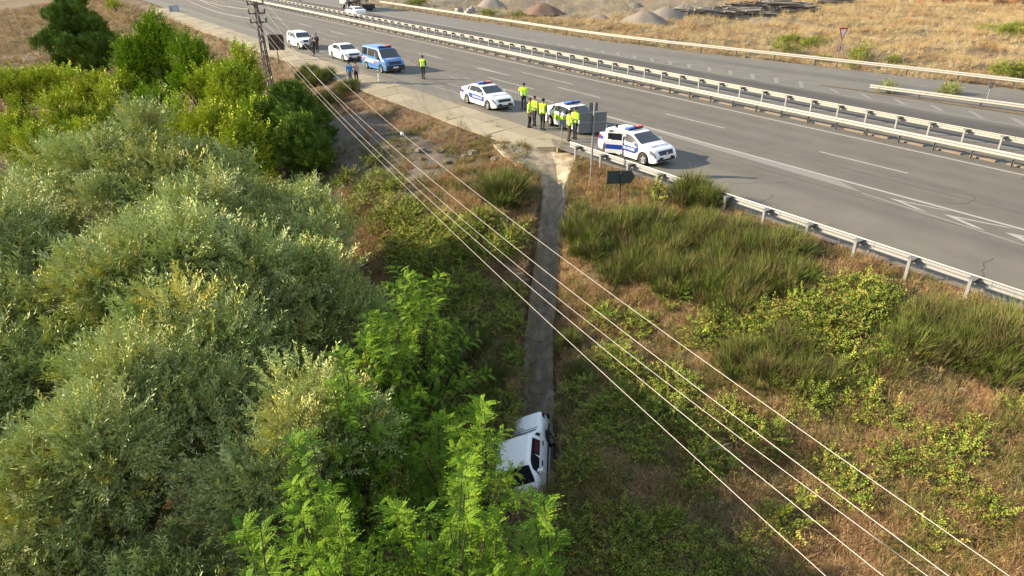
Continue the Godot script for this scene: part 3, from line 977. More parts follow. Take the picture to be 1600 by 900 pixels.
const HATCH := {"L": 4.36, "W": 0.90, "bot": 0.20, "wr": 0.33, "arch": 0.38, "front": 1.33, "rear": -1.34,
	"top": [[-2.18, 0.75], [-2.14, 1.05], [-2.0, 1.18], [-1.55, 1.42], [-1.1, 1.46], [-0.4, 1.485], [0.0, 1.48], [0.32, 1.43], [1.12, 1.04], [1.6, 0.98], [1.95, 0.88], [2.12, 0.74], [2.18, 0.56]],
	"belt": [[-2.18, 0.68], [-2.05, 1.02], [-1.0, 1.0], [1.0, 0.93], [1.6, 0.87], [2.0, 0.74], [2.18, 0.5]],
	"windscreen": [0.35, 1.08], "rearglass": [-2.0, -1.56], "windows": [[-0.02, 0.82, -0.10], [-0.95, -0.10, 0.04], [-1.42, -1.05, 0.08]], "doors": [[-0.06, 0.98], [-1.05, -0.10]]}
const SUV := {"L": 4.32, "W": 0.91, "bot": 0.27, "wr": 0.35, "arch": 0.41, "front": 1.33, "rear": -1.34, "tumble": 0.28,
	"top": [[-2.16, 0.8], [-2.12, 1.2], [-1.95, 1.56], [-1.6, 1.66], [-0.4, 1.68], [0.1, 1.66], [0.4, 1.60], [1.02, 1.14], [1.6, 1.08], [1.95, 1.02], [2.12, 0.9], [2.16, 0.7]],
	"belt": [[-2.16, 0.75], [-2.05, 1.12], [-1.0, 1.1], [1.0, 1.05], [1.7, 0.98], [2.05, 0.86], [2.16, 0.6]],
	"windscreen": [0.42, 0.99], "rearglass": [-2.1, -1.92], "windows": [[0.0, 0.80, -0.10], [-0.9, -0.08], [-1.6, -1.0]], "doors": [[-0.04, 0.95], [-1.05, -0.10]]}
const VAN := {"L": 4.98, "W": 0.99, "bot": 0.24, "wr": 0.34, "arch": 0.40, "front": 1.50, "rear": -1.43, "tumble": 0.14, "plan": 0.08,
	"top": [[-2.49, 1.0], [-2.46, 1.85], [-2.3, 1.96], [-1.5, 1.99], [0.6, 1.99], [0.95, 1.93], [1.75, 1.26], [2.1, 1.14], [2.38, 0.98], [2.49, 0.72]],
	"belt": [[-2.49, 0.95], [-2.4, 1.18], [0.5, 1.14], [1.6, 1.08], [2.1, 0.96], [2.40, 0.78], [2.49, 0.6]],
	"windscreen": [0.97, 1.72], "rearglass": [-2.48, -2.44], "windows": [[0.55, 1.36, -0.18], [-0.95, 0.38], [-2.25, -1.05]], "doors": [[0.42, 1.45], [-0.85, 0.36]]}
const OLD := {"L": 4.18, "W": 0.82, "bot": 0.22, "wr": 0.29, "arch": 0.34, "front": 1.25, "rear": -1.25, "plan": 0.04, "tumble": 0.30,
	"top": [[-2.09, 0.70], [-2.07, 0.93], [-1.95, 0.97], [-1.22, 0.99], [-0.80, 1.34], [-0.6, 1.38], [0.3, 1.40], [0.45, 1.36], [0.98, 0.98], [1.9, 0.86], [2.06, 0.80], [2.09, 0.6]],
	"belt": [[-2.09, 0.66], [-2.0, 0.90], [-1.0, 0.92], [0.9, 0.88], [1.9, 0.78], [2.09, 0.55]],
	"windscreen": [0.48, 0.94], "rearglass": [-1.20, -0.84], "windows": [[0.03, 0.66, -0.08], [-0.68, -0.06, 0.06]], "doors": [[-0.02, 0.92], [-0.82, -0.06]]}
func spec(base: Dictionary, more: Dictionary) -> Dictionary:
	var d := base.duplicate(true)
	d.merge(more, true)
	return d
func place(ax, ay, bx, by, sp) -> Array:           # from the near side's rear and front wheel contact pixels: [centre, turn]
	var r := pix(ax, ay); var f := pix(bx, by)
	var d := (f - r).normalized()
	var right := Vector3(-d.z, 0, d.x)
	var mid: Vector3 = (r + f) * 0.5 - right * (sp.W - 0.02) - d * (sp.front + sp.rear) * 0.5
	return [mid, atan2(-d.z, d.x)]
func upright(x, y, z) -> Transform3D: return Transform3D(Basis(), Vector3(x, y, z))
func hood(x, y, tilt) -> Transform3D:
	var b := Basis(Vector3(0, 0, -1), Vector3(-cos(tilt), sin(tilt), 0), Vector3(sin(tilt), cos(tilt), 0))
	return Transform3D(b, Vector3(x, y, 0))
func livery(t, sp, band: Material, words := true):
	for s in [-1, 1]:
		part("side_band", patch(sp, -1.02, 1.0, 0.75, 1.66, s, 0.013, 10, 3), band, t)
		part("side_band", patch(sp, -2.1, -1.62, 1.25, 1.85, s, 0.011, 4, 2, -0.05), band, t)
		part("side_band", patch(sp, 0.98, 1.5, 1.4, 1.62, s, 0.011, 4, 1, 0.12), band, t)
	if words:
		var p := surf(sp, -0.55, 1.12, 1)
		text(t, "TRAFİK POLİSİ", M.plate, 0.13, upright(0.15, p.y + 0.02, p.z + 0.035))
		var q = text(t, "TRAFİK POLİSİ", M.plate, 0.13, upright(0.15, p.y + 0.02, -p.z - 0.035)); q.rotation.y = PI
	text(t, "TRAFİK POLİSİ" if words else "POLİS", M.blue, 0.14, hood(1.62, soft(sp.top, 1.62) + 0.012, 0.13))
func build_vehicles():
	# white off-roader
	var sp := spec(SUV, {"paint": M.white})
	var pl := place(450, 73.5, 463.5, 78.5, sp)
	var t := car("white off-roader parked last in the row next to people in black", sp, road(27.9, 79.8), pl[1] * 0.0 + atan2(-RC, RS) + 0.02, "parked_car", "vehicles parked along the verge")
	slabpart(t, "skid_plate", M.dark, 2.16, 0.42, 0, 0.06, 0.2, 1.5)
	for s in [-1, 1]: slabpart(t, "roof_rail", M.dark, -0.7, 1.70, 0.62 * s, 1.8, 0.04, 0.04)
	# white saloon
	sp = spec(SEDAN, {"paint": M.white})
	car("plain white saloon parked behind the blue van", sp, road(28.45, 69.2), atan2(-RC, RS), "parked_car", "vehicles parked along the verge")
	# blue van
	sp = spec(VAN, {"paint": M.vanblue, "mirror": M.dark, "cat": "van"})
	t = car("blue gendarmerie van with red and white side stripes and roof lights", sp, road(28.65, 61.2), atan2(-RC, RS) + 0.02, "parked_van", "vehicles parked along the verge")
	for s in [-1, 1]:
		part("red_stripe", patch(sp, -2.3, 1.2, 1.32, 1.5, s, 0.012, 10, 1, 0.0), M.red, t)
		part("white_stripe", patch(sp, -2.3, 1.2, 1.5, 1.62, s, 0.012, 10, 1, 0.0), M.plate, t)
		part("red_stripe", patch(sp, -2.0, 1.0, 0.9, 1.0, s, 0.012, 10, 1, 0.0), M.red, t)
	var wp := surf(sp, -0.4, 1.15, 1)
	text(t, "JANDARMA", M.plate, 0.24, upright(-0.6, wp.y, wp.z + 0.03))
	text(t, "JANDARMA", M.plate, 0.17, hood(1.98, soft(sp.top, 1.98) + 0.02, 0.3))
	slabpart(t, "roof_light", M.dark, 0.55, 2.05, 0, 0.34, 0.07, 1.3)
	slabpart(t, "blue_lamp", M.lampblue, 0.55, 2.12, 0.4, 0.3, 0.08, 0.45)
	slabpart(t, "red_lamp", M.lampred, 0.55, 2.12, -0.4, 0.3, 0.08, 0.45)
	slabpart(t, "bumper", M.dark, 2.44, 0.48, 0, 0.16, 0.42, 1.78)
	slabpart(t, "licence_plate", M.plate, 2.53, 0.52, 0, 0.02, 0.12, 0.52)
	# police saloon
	sp = spec(SEDAN, {"paint": M.white, "bar": -0.25})
	pl = place(729, 161.5, 761, 172, sp)
	t = car("white police saloon with blue side band parked behind the officers", sp, pl[0], atan2(-RC, RS), "police_car", "vehicles parked along the verge")
	livery(t, sp, M.blue)
	# police hatchback with green bands
	sp = spec(SEDAN, {"paint": M.white, "bar": -0.2, "lamp2": M.blue})
	t = car("white police car with lime green side band between two officer groups", sp, road(28.65, 34.2), atan2(-RC, RS) - 0.02, "police_car", "vehicles parked along the verge")
	livery(t, sp, M.lime, false)
	for s in [-1, 1]: part("blue_band", patch(sp, -0.9, 0.95, 1.62, 1.74, s, 0.012, 8, 1), M.blue, t)
	# police hatchback with its rear door open
	sp = spec(HATCH, {"paint": M.white, "bar": -0.25})
	sp.doors = [[-0.06, 0.98], [-1.05, -0.10, 1]]
	sp.windows = [[-0.02, 0.82, -0.10], [-1.42, -1.05, 0.08]]
	pl = place(950, 240, 996, 258, sp)
	t = car("white police hatchback with its rear door open beside near guardrail", sp, pl[0], atan2(-RC, RS) + 0.03, "police_car", "vehicles parked along the verge")
	livery(t, sp, M.blue)
	part("door_opening", patch(sp, -1.02, -0.12, 0.25, 2.88, 1, 0.009, 5, 6), M.black, t)
	part("rear_side_window", patch(sp, -0.95, -0.10, 2.10, 2.90, -1, 0.009, 5, 2, 0.04), M.glass, t)
	var hinge := surf(sp, -0.1, 1.0, 1)
	var door := Node3D.new(); door.name = "open_door"; t.add_child(door, true)
	door.position = Vector3(hinge.x, 0, hinge.z + 0.03); door.rotation.y = 0.62
	var db := MB.new(); db.bx(-0.47, 0.66, 0, 0.94, 0.68, 0.06); part("door_skin", db.done(), M.white, door)
	db = MB.new(); db.bx(-0.48, 0.66, 0.034, 0.9, 0.24, 0.006); part("side_band", db.done(), M.blue, door)
	db = MB.new(); db.bx(-0.44, 1.20, -0.03, 0.76, 0.34, 0.012); part("pane", db.done(), M.glass, door)
	db = MB.new(); db.bx(-0.44, 1.39, -0.03, 0.78, 0.04, 0.03); db.bx(-0.85, 1.19, -0.03, 0.05, 0.40, 0.03); db.bx(-0.04, 1.19, -0.03, 0.05, 0.40, 0.03)
	part("window_frame", db.done(), M.white, door)
	var em := MB.new()
	for k in 4:
		var q := [Vector3(0, 0.11, 0), Vector3(0, 0, 0.075), Vector3(0, -0.11, 0), Vector3(0, 0, -0.075)]
		var a: Vector3 = q[k]; var c: Vector3 = q[(k + 1) % 4]
		em.quad(a, c, c * 0.6 + Vector3(0.01, 0, 0), a * 0.6 + Vector3(0.01, 0, 0))
	var eo = part("emblem", em.done(), M.chrome, t); eo.position = Vector3(2.215, 0.68, 0)
	# car on the far carriageway, seen from behind
	sp = spec(SEDAN, {"paint": M.white})
	car("white car driving away on the far carriageway behind the truck", sp, road(47.1, 109.0), atan2(-RC, RS) + PI, "driving_car")
	mixer_truck()
	wreck()
func mixer_truck():
	var at := road(52.2, 119.5)
	var t := thing("mixer_truck", "white and grey concrete mixer truck on the far carriageway", "truck", at, atan2(-RC, RS) + PI)
	var wm = surfaced(mat(0.55, 0.54, 0.52, 0.5), T.fine, 1.0)
	slabpart(t, "chassis", M.dark, -0.3, 0.85, 0, 8.2, 0.28, 0.95)
	var b := MB.new()
	var rows := []
	for q in [[2.6, 0.0], [2.65, 1.9], [3.0, 2.15], [4.45, 2.1], [4.7, 1.2], [4.72, 0.0]]:
		rows.append([Vector3(q[0], 0.75 + q[1], -1.2), Vector3(q[0], 0.75 + q[1], 1.2)])
	b.grid(rows)
	for s in [-1.2, 1.2]:
		for k in range(1, rows.size() - 1):
			b.tri(Vector3(2.6, 0.75, s), Vector3(rows[k][0].x, rows[k][0].y, s), Vector3(rows[k + 1][0].x, rows[k + 1][0].y, s))
	part("cab", b.done(), wm, t)
	for s in [-1, 1]: slabpart(t, "side_window", M.glass, 3.85, 2.2, 1.206 * s, 0.9, 0.6, 0.02)
	slabpart(t, "windscreen", M.glass, 4.62, 2.2, 0, 0.05, 0.8, 2.1, 0.2)
	b = MB.new()
	var ax := Transform3D(Basis(Vector3.BACK, -PI / 2 - 0.22), Vector3(2.1, 1.9, 0))
	b.lathe([[0.5, 0.0], [1.05, -0.6], [1.2, -1.8], [1.1, -2.8], [0.65, -4.4], [0.55, -4.6]], Transform3D(Basis(Vector3.BACK, -PI / 2 - 0.2), Vector3(2.0, 1.95, 0)), 20)
	part("drum", b.done(true), wm, t)
	b = MB.new()
	b.box(Transform3D(Basis(Vector3.BACK, 0.9), Vector3(-3.2, 2.1, 0)), Vector3(1.6, 0.08, 0.7)); b.bx(-2.9, 1.9, 0.55, 0.1, 1.9, 0.1); b.bx(-2.9, 1.9, -0.55, 0.1, 1.9, 0.1)
	part("discharge_chute", b.done(), M.post, t)
	slabpart(t, "rear_bumper", M.black, -4.0, 0.75, 0, 0.5, 0.7, 2.35)
	slabpart(t, "water_tank", wm, 2.15, 1.5, -0.9, 0.5, 0.9, 0.6)
	for x in [3.7, 1.6, -1.6, -2.9]:
		for s in [-1, 1]:
			wheel(t, x, 0.5, 1.02 * s, 0.5, 0.34, s)
			if x < 3: slabpart(t, "mudguard", M.black, x, 1.08, 1.02 * s, 1.15, 0.05, 0.42)
	for s in [-1, 1]: slabpart(t, "tail_light", M.taillight, -4.26, 0.85, 0.9 * s, 0.03, 0.14, 0.3)
func wreck():
	var sp := spec(OLD, {"paint": mat(0.84, 0.85, 0.86, 0.35), "handle": M.black})
	var rear := pix(836, 676, -5.1); var fr := pix(829, 812, -5.9)
	var t := car("wrecked white saloon lying tilted in the chute, half under green branches", sp, Vector3.ZERO, 0.0, "wrecked_car")
	var d := (fr - rear).normalized()
	var side := d.cross(Vector3.UP).normalized()
	var up := side.cross(d).normalized()
	var bs := Basis(d, up, side).rotated(d, 0.52)
	t.transform = Transform3D(bs, (rear + fr) * 0.5 + Vector3(0, -0.25, 0))
	slabpart(t, "trim_strip", M.black, 0.0, 0.48, -0.835, 3.5, 0.05, 0.03)
	slabpart(t, "rear_bumper", M.black, -2.13, 0.46, 0, 0.14, 0.16, 1.6)
	slabpart(t, "front_bumper", M.black, 2.12, 0.46, 0, 0.12, 0.16, 1.6)
	part("quarter_light", patch(sp, -0.98, -0.84, 2.2, 2.75, -1, 0.01, 2, 2, 0.05), M.black, t)
	part("seat_cover", patch(sp, -0.6, -0.12, 2.2, 2.6, -1, 0.012, 3, 2, 0.04), mat(0.10, 0.015, 0.015, 0.4), t)
	part("boot_gap", top_patch(sp, -1.30, -1.275, 0.98, 0.006, 2), M.black, t)

# ------------------------------------------------------------------ people: bones -> distance field -> surface nets
func net(b: MB, bones: Array, cell: float, blend: float, xf := Transform3D(), recolor = null):
	var lo := Vector3(1e9, 1e9, 1e9); var hi := -lo
	for q in bones:
		var r: float = maxf(q[2], q[3]) + blend + cell * 2
		for p in [q[0], q[1]]:
			lo = lo.min(p - Vector3(r, r, r)); hi = hi.max(p + Vector3(r, r, r))
	var nx := int((hi.x - lo.x) / cell) + 2; var ny := int((hi.y - lo.y) / cell) + 2; var nzz := int((hi.z - lo.z) / cell) + 2
	var f := PackedFloat32Array(); f.resize(nx * ny * nzz); f.fill(1.0)
	var near := PackedFloat32Array(); near.resize(nx * ny * nzz); near.fill(9.0)
	var who := PackedByteArray(); who.resize(nx * ny * nzz)
	for bi in bones.size():
		var q: Array = bones[bi]
		var a: Vector3 = q[0]; var c: Vector3 = q[1]
		var ra: float = q[2]; var rb: float = q[3]
		var m := maxf(ra, rb) + blend + cell * 1.5
		var l3 := ((a.min(c) - Vector3(m, m, m) - lo) / cell).floor(); var h3 := ((a.max(c) + Vector3(m, m, m) - lo) / cell).ceil()
		var ab := c - a
		var l2 := maxf(ab.length_squared(), 1e-9)
		for z in range(maxi(int(l3.z), 0), mini(int(h3.z) + 1, nzz)):
			for y in range(maxi(int(l3.y), 0), mini(int(h3.y) + 1, ny)):
				var row := (z * ny + y) * nx
				for x in range(maxi(int(l3.x), 0), mini(int(h3.x) + 1, nx)):
					var p := lo + Vector3(x, y, z) * cell - a
					var t := clampf(p.dot(ab) / l2, 0.0, 1.0)
					var d := (p - ab * t).length() - lerpf(ra, rb, t)
					var k := row + x
					if d < near[k]: near[k] = d; who[k] = bi
					var o := f[k]
					var hh := clampf(0.5 + 0.5 * (o - d) / blend, 0.0, 1.0)
					f[k] = lerpf(o, d, hh) - blend * hh * (1.0 - hh)
	var idx := PackedInt32Array(); idx.resize(nx * ny * nzz); idx.fill(-1)
	var offs := [0, 1, nx, nx + 1, nx * ny, nx * ny + 1, nx * ny + nx, nx * ny + nx + 1]
	var edges := [[0, 1], [2, 3], [4, 5], [6, 7], [0, 2], [1, 3], [4, 6], [5, 7], [0, 4], [1, 5], [2, 6], [3, 7]]
	for z in nzz - 1:
		for y in ny - 1:
			for x in nx - 1:
				var k := (z * ny + y) * nx + x
				var s0 := f[k]
				if s0 > cell * 2.0 or s0 < -cell * 2.0: continue
				var mask := 0
				for j in 8:
					if f[k + offs[j]] < 0.0: mask |= 1 << j
				if mask == 0 or mask == 255: continue
				var acc := Vector3.ZERO; var cnt := 0
				for e in edges:
					var i0: int = e[0]; var i1: int = e[1]
					if ((mask >> i0) & 1) == ((mask >> i1) & 1): continue
					var v0 := f[k + offs[i0]]; var v1 := f[k + offs[i1]]
					var t := v0 / (v0 - v1)
					var p0 := Vector3(i0 & 1, (i0 >> 1) & 1, (i0 >> 2) & 1); var p1 := Vector3(i1 & 1, (i1 >> 1) & 1, (i1 >> 2) & 1)
					acc += p0.lerp(p1, t); cnt += 1
				var pos := lo + (Vector3(x, y, z) + acc / cnt) * cell
				var cc: Color = bones[who[k]][4]
				if recolor != null: cc = recolor.call(pos, cc)
				b.col = cc
				idx[k] = b.p(xf * pos)
	for z in range(1, nzz - 1):
		for y in range(1, ny - 1):
			for x in range(1, nx - 1):
				var k := (z * ny + y) * nx + x
				if idx[k] < 0: continue
				var in0 := f[k] < 0.0
				for ax in [[1, nx, nx * ny], [nx, nx * ny, 1], [nx * ny, 1, nx]]:
					var in1 := f[k + ax[0]] < 0.0
					if in0 == in1: continue
					var i0 := idx[k]; var i1 := idx[k - ax[1]]; var i2 := idx[k - ax[1] - ax[2]]; var i3 := idx[k - ax[2]]
					if i1 < 0 or i2 < 0 or i3 < 0: continue
					if in0: b.i.append_array([i0, i2, i1, i0, i3, i2])
					else: b.i.append_array([i0, i1, i2, i0, i2, i3])
const SKIN := Color(0.36, 0.20, 0.13)
const HAIR := Color(0.016, 0.012, 0.010)
var head_mb: MB
var hand_mb: MB
func make_head():
	head_mb = MB.new()
	var s := SKIN
	var bones := [[Vector3(0, 0.03, -0.012), Vector3(0, 0.03, 0.012), 0.088, 0.084, s], [Vector3(0, -0.055, 0.02), Vector3(0, -0.06, 0.035), 0.058, 0.045, s], [Vector3(0, 0.015, 0.085), Vector3(0, -0.018, 0.108), 0.011, 0.015, s],
		[Vector3(-0.088, 0.0, 0.0), Vector3(-0.09, 0.025, -0.008), 0.014, 0.017, s], [Vector3(0.088, 0.0, 0.0), Vector3(0.09, 0.025, -0.008), 0.014, 0.017, s], [Vector3(-0.02, -0.05, 0.073), Vector3(0.02, -0.05, 0.073), 0.011, 0.011, Color(0.30, 0.12, 0.09)],
		[Vector3(0, -0.06, -0.01), Vector3(0, -0.14, -0.015), 0.055, 0.06, s], [Vector3(0, 0.045, -0.03), Vector3(0, 0.06, 0.0), 0.094, 0.09, HAIR]]
	net(head_mb, bones, 0.011, 0.02, Transform3D(), func(p: Vector3, c: Color) -> Color:
		if p.y > 0.065 - maxf(0, -p.z) * 1.2 or (p.z < -0.045 and p.y > -0.06): return HAIR
		if p.z > 0.06 and absf(absf(p.x) - 0.032) < 0.014 and absf(p.y - 0.022) < 0.009: return Color(0.03, 0.025, 0.02)
		if p.z > 0.05 and absf(absf(p.x) - 0.034) < 0.02 and absf(p.y - 0.045) < 0.007: return HAIR
		return c)
func make_hand():                                 # wrist at the origin, fingers along -y, palm facing +z, thumb at +x
	hand_mb = MB.new()
	var s := SKIN
	var bones := [[Vector3(0, 0.01, 0), Vector3(0, -0.02, 0), 0.026, 0.026, s], [Vector3(-0.018, -0.03, 0), Vector3(-0.022, -0.085, 0.003), 0.019, 0.015, s], [Vector3(0.014, -0.03, 0), Vector3(0.02, -0.085, 0.003), 0.019, 0.015, s], [Vector3(0, -0.03, 0), Vector3(0, -0.088, 0.002), 0.019, 0.015, s]]
	for k in 4:
		var x := -0.031 + 0.0205 * k
		var l: float = [0.058, 0.074, 0.080, 0.072][k]
		var a := Vector3(x, -0.088 - 0.004 * (k % 3), 0.003)
		var b := a + Vector3((k - 1.5) * 0.002, -l * 0.5, 0.006); var c := b + Vector3(0, -l * 0.42, 0.02)
		bones.append([a, b, 0.0085, 0.008, s]); bones.append([b, c, 0.008, 0.007, s])
	bones.append([Vector3(0.024, -0.03, 0.006), Vector3(0.048, -0.062, 0.018), 0.012, 0.0105, s]); bones.append([Vector3(0.048, -0.062, 0.018), Vector3(0.055, -0.092, 0.028), 0.0105, 0.008, s])
	net(hand_mb, bones, 0.006, 0.006)
func append(b: MB, o: MB, t: Transform3D, flip := false):
	var k := b.v.size()
	for j in o.v.size(): b.v.push_back(t * o.v[j]); b.c.push_back(o.c[j])
	for j in range(0, o.i.size(), 3):
		if flip: b.i.append_array([k + o.i[j], k + o.i[j + 2], k + o.i[j + 1]])
		else: b.i.append_array([k + o.i[j], k + o.i[j + 1], k + o.i[j + 2]])
# pose: la / ra = [elbow, wrist] in body axes (+z forward, +x to the person's left); stride = forward offset of the left foot
func person(label: String, group: String, at: Vector3, facing: Vector3, top: Color, legs: Color, vest: bool, pose := {}, sleeve := Color(0, 0, 0, 0), scale_ := 1.0):
	var t := thing("person", label, "person", at, atan2(facing.x, facing.z), group)
	t.scale = Vector3.ONE * scale_
	var st: float = pose.get("stride", 0.03); var lean: float = pose.get("lean", 0.0)
	var shoe := Color(0.015, 0.014, 0.013)
	var slv := sleeve if sleeve.a > 0 else top
	var bones := []
	var ch := Vector3(0, 1.34, lean)
	for s in [-1, 1]:
		bones.append([Vector3(0.075 * s, 0.96, 0), ch + Vector3(0.085 * s, 0, 0), 0.098, 0.105, top])
		bones.append([ch + Vector3(0.06 * s, 0.02, 0), ch + Vector3(0.15 * s, 0.09, 0), 0.09, 0.06, top])
		var fz: float = st * s
		var hip := Vector3(0.088 * s, 0.93, 0); var kn := Vector3(0.098 * s, 0.50, 0.03 + fz * 0.7); var an := Vector3(0.105 * s, 0.085, fz - 0.02)
		bones.append([hip, kn, 0.098, 0.066, legs]); bones.append([kn, an, 0.064, 0.045, legs])
		bones.append([an - Vector3(0, 0.035, 0.03), an + Vector3(0.02 * s, -0.045, 0.15), 0.042, 0.036, shoe])
		var arm: Array = pose.get("la" if s == 1 else "ra", [Vector3(0.255, 1.14, -0.03), Vector3(0.27, 0.88, 0.05)])
		var el: Vector3 = arm[0]; var wr: Vector3 = arm[1]
		el.x *= s; wr.x *= s
		var sh := ch + Vector3(0.195 * s, 0.075, 0)
		bones.append([sh, el, 0.062, 0.048, slv]); bones.append([el, wr, 0.046, 0.034, slv if pose.get("long", true) else SKIN])
	bones.append([ch + Vector3(0, 0.08, 0), ch + Vector3(0, 0.19, 0.01), 0.075, 0.055, top])
	bones.append([Vector3(0, 0.92, 0), Vector3(0, 0.98, 0), 0.125, 0.12, legs])
	var b := MB.new()
	net(b, bones, 0.027, 0.035)
	append(b, head_mb, Transform3D(Basis(Vector3.UP, pose.get("look", 0.0)).rotated(Vector3.RIGHT, pose.get("nod", 0.1)), ch + Vector3(0, 0.315, 0.03)))
	for s in [-1, 1]:
		var arm: Array = pose.get("la" if s == 1 else "ra", [Vector3(0.255, 1.14, -0.03), Vector3(0.27, 0.88, 0.05)])
		var el: Vector3 = arm[0]; var wr: Vector3 = arm[1]
		el.x *= s; wr.x *= s
		var d := (wr - el).normalized()
		var inn := Vector3(-s, 0, 0.15); inn = (inn - d * inn.dot(d)).normalized()
		var bs := Basis((-d).cross(inn) , -d, inn)
		if s == -1: bs = Basis(-bs.x, bs.y, bs.z)
		append(b, hand_mb, Transform3D(bs, wr), s == -1)
	part("body", b.done(true), M.skin_body, t)
	if vest:
		var v := MB.new()
		var hv := Color(0.46, 0.80, 0.02)
		var vb := []
		for s in [-1, 1]:
			vb.append([Vector3(0.075 * s, 0.99, 0), ch + Vector3(0.085 * s, 0, 0), 0.118, 0.122, hv])
			vb.append([ch + Vector3(0.06 * s, 0.02, 0), ch + Vector3(0.165 * s, 0.085, 0), 0.105, 0.078, hv])
		net(v, vb, 0.027, 0.03, Transform3D(), func(p: Vector3, c: Color) -> Color:
			if absf(p.y - 1.07) < 0.026 or absf(p.y - 1.2) < 0.02: return Color(0.55, 0.6, 0.5)
			return c)
		part("vest", v.done(true), M.skin_body, t)
	return t
func build_people():
	make_head(); make_hand()
	var blk := Color(0.014, 0.014, 0.018); var navy := Color(0.015, 0.018, 0.035); var hv := Color(0.46, 0.80, 0.02)
	var fold := {"la": [Vector3(0.25, 1.13, 0.02), Vector3(0.02, 1.17, 0.20)], "ra": [Vector3(0.25, 1.13, 0.02), Vector3(0.05, 1.13, 0.22)]}
	var phone := {"la": [Vector3(0.25, 1.13, 0.04), Vector3(0.08, 1.20, 0.27)], "ra": [Vector3(0.25, 1.13, 0.04), Vector3(0.10, 1.22, 0.28)], "nod": 0.35}
	var wave := {"la": [Vector3(0.34, 1.24, 0.10), Vector3(0.30, 1.42, 0.24)], "stride": 0.06}
	var hips := {"la": [Vector3(0.36, 1.18, -0.10), Vector3(0.19, 1.0, 0.04)], "ra": [Vector3(0.36, 1.18, -0.10), Vector3(0.19, 1.0, 0.04)]}
	var away := Vector3(0.2, 0, -1); var here := Vector3(-0.1, 0, 1)
	person("officer in lime vest walking alone in the lane past blue van", "officers in lime vests", pix(661.5, 123.5), away, hv, navy, true, {"stride": 0.12}, Color(0.02, 0.02, 0.03), 1.08)
	person("officer in lime vest with raised arm, back turned, nearest the lane", "officers in lime vests", pix(818, 171.5), away, hv, navy, true, wave, hv, 1.02)
	person("officer in lime vest with bare forearms at the left of the trio", "officers in lime vests", pix(827, 200), Vector3(1, 0, 0.2), hv, blk, true, {"long": false}, hv, 1.04)
	person("officer in lime vest standing close behind a colleague in the trio", "officers in lime vests", pix(835, 196.5), Vector3(-0.8, 0, 0.6), hv, navy, true, fold, hv, 1.04)
	person("officer in lime vest facing the police car with green band", "officers in lime vests", pix(847.5, 203), Vector3(0.5, 0, -1), hv, blk, true, {"stride": 0.06}, Color(0.02, 0.02, 0.03), 1.08)
	person("officer in lime vest half hidden behind the small grey sign", "officers in lime vests", pix(888.5, 221), Vector3(0.9, 0, -0.4), hv, Color(0.05, 0.03, 0.02), true, fold, hv, 1.02)
	person("officer in lime vest looking down at papers beside police car", "officers in lime vests", pix(898, 217), Vector3(-0.8, 0, 0.7), hv, navy, true, phone, hv, 1.04)
	person("bystander in blue shirt standing on the concrete verge", "bystanders", pix(548, 130.5, -0.1), Vector3(0.3, 0, -1), Color(0.03, 0.17, 0.45), Color(0.10, 0.12, 0.16), false, {}, Color(0, 0, 0, 0), 0.99)
	person("bystander in pale checked shirt and dark trousers on the verge", "bystanders", pix(557.5, 129.5, -0.1), Vector3(-0.2, 0, -1), Color(0.42, 0.30, 0.26), Color(0.02, 0.022, 0.035), false, {"la": hips.la}, Color(0, 0, 0, 0), 0.97)
	person("person in all-black clothes standing at the verge edge by off-roader", "people in black", pix(491, 88.5), Vector3(0.4, 0, -1), blk, blk, false, fold, Color(0, 0, 0, 0), 1.02)
	person("person in black with hands folded, in front of the off-roader", "people in black", pix(496.5, 81.5), Vector3(-0.3, 0, 1), blk, blk, false, fold, Color(0, 0, 0, 0), 1.05)
	person("person in grey top beside the off-roader's front corner", "people in black", pix(487.5, 83.0), Vector3(0.8, 0, 0.4), Color(0.22, 0.24, 0.27), navy, false, {}, Color(0, 0, 0, 0), 0.98)
	person("officer in lime vest leaning behind the open police car door", "officers in lime vests", pix(961, 241), Vector3(-0.5, 0, -1), hv, navy, true, phone, hv, 0.92)

# ------------------------------------------------------------------ vegetation
func leaf(b: MB, at: Vector3, d: Vector3, nrm: Vector3, l: float, w: float, bend := 0.15):
	var side := d.cross(nrm).normalized() * w * 0.5
	var up := side.cross(d).normalized()
	var mid := at + d * l * 0.45 - up * w * 0.12
	var tip := at + d * l - Vector3(0, bend * l, 0)
	var sh := rnd(0.8, 1.15)
	b.col = Color(sh, sh, sh)
	b.tri(at, mid + side + up * w * 0.25, tip)
	b.tri(at, tip, mid - side + up * w * 0.25)
func rdir() -> Vector3:
	var z := rnd(-1, 1); var a := rnd(0, TAU)
	var r := sqrt(1 - z * z)
	return Vector3(r * cos(a), z, r * sin(a))
func twig(len_: float, count: int, ll: float, lw: float, ang: float, up_bias := 0.0) -> ArrayMesh:
	var b := MB.new()
	b.col = Color(0.7, 0.6, 0.45)
	var curve = func(f: float) -> Vector3: return Vector3(0.10 * len_ * f * f, len_ * f, 0)
	for k in 2: b.quad(curve.call(k * 0.5) - Vector3(0.003, 0, 0), curve.call(k * 0.5) + Vector3(0.003, 0, 0), curve.call(k * 0.5 + 0.5) + Vector3(0.002, 0, 0), curve.call(k * 0.5 + 0.5) - Vector3(0.002, 0, 0))
	for k in count:
		var f := (k + 0.6) / count
		var a := k * 2.4 + rnd(-0.4, 0.4)
		var out := Vector3(cos(a), 0, sin(a))
		var d := (out * sin(ang) + Vector3.UP * cos(ang) + rdir() * 0.22).normalized()
		var n := (Vector3.UP * (1.0 + up_bias) - out * 0.2 + rdir() * 0.5).normalized()
		if absf(n.dot(d)) > 0.95: n = out
		leaf(b, curve.call(f), d, n, ll * rnd(0.75, 1.15) * (1.0 - 0.3 * f * f), lw * rnd(0.8, 1.15))
	return b.done()
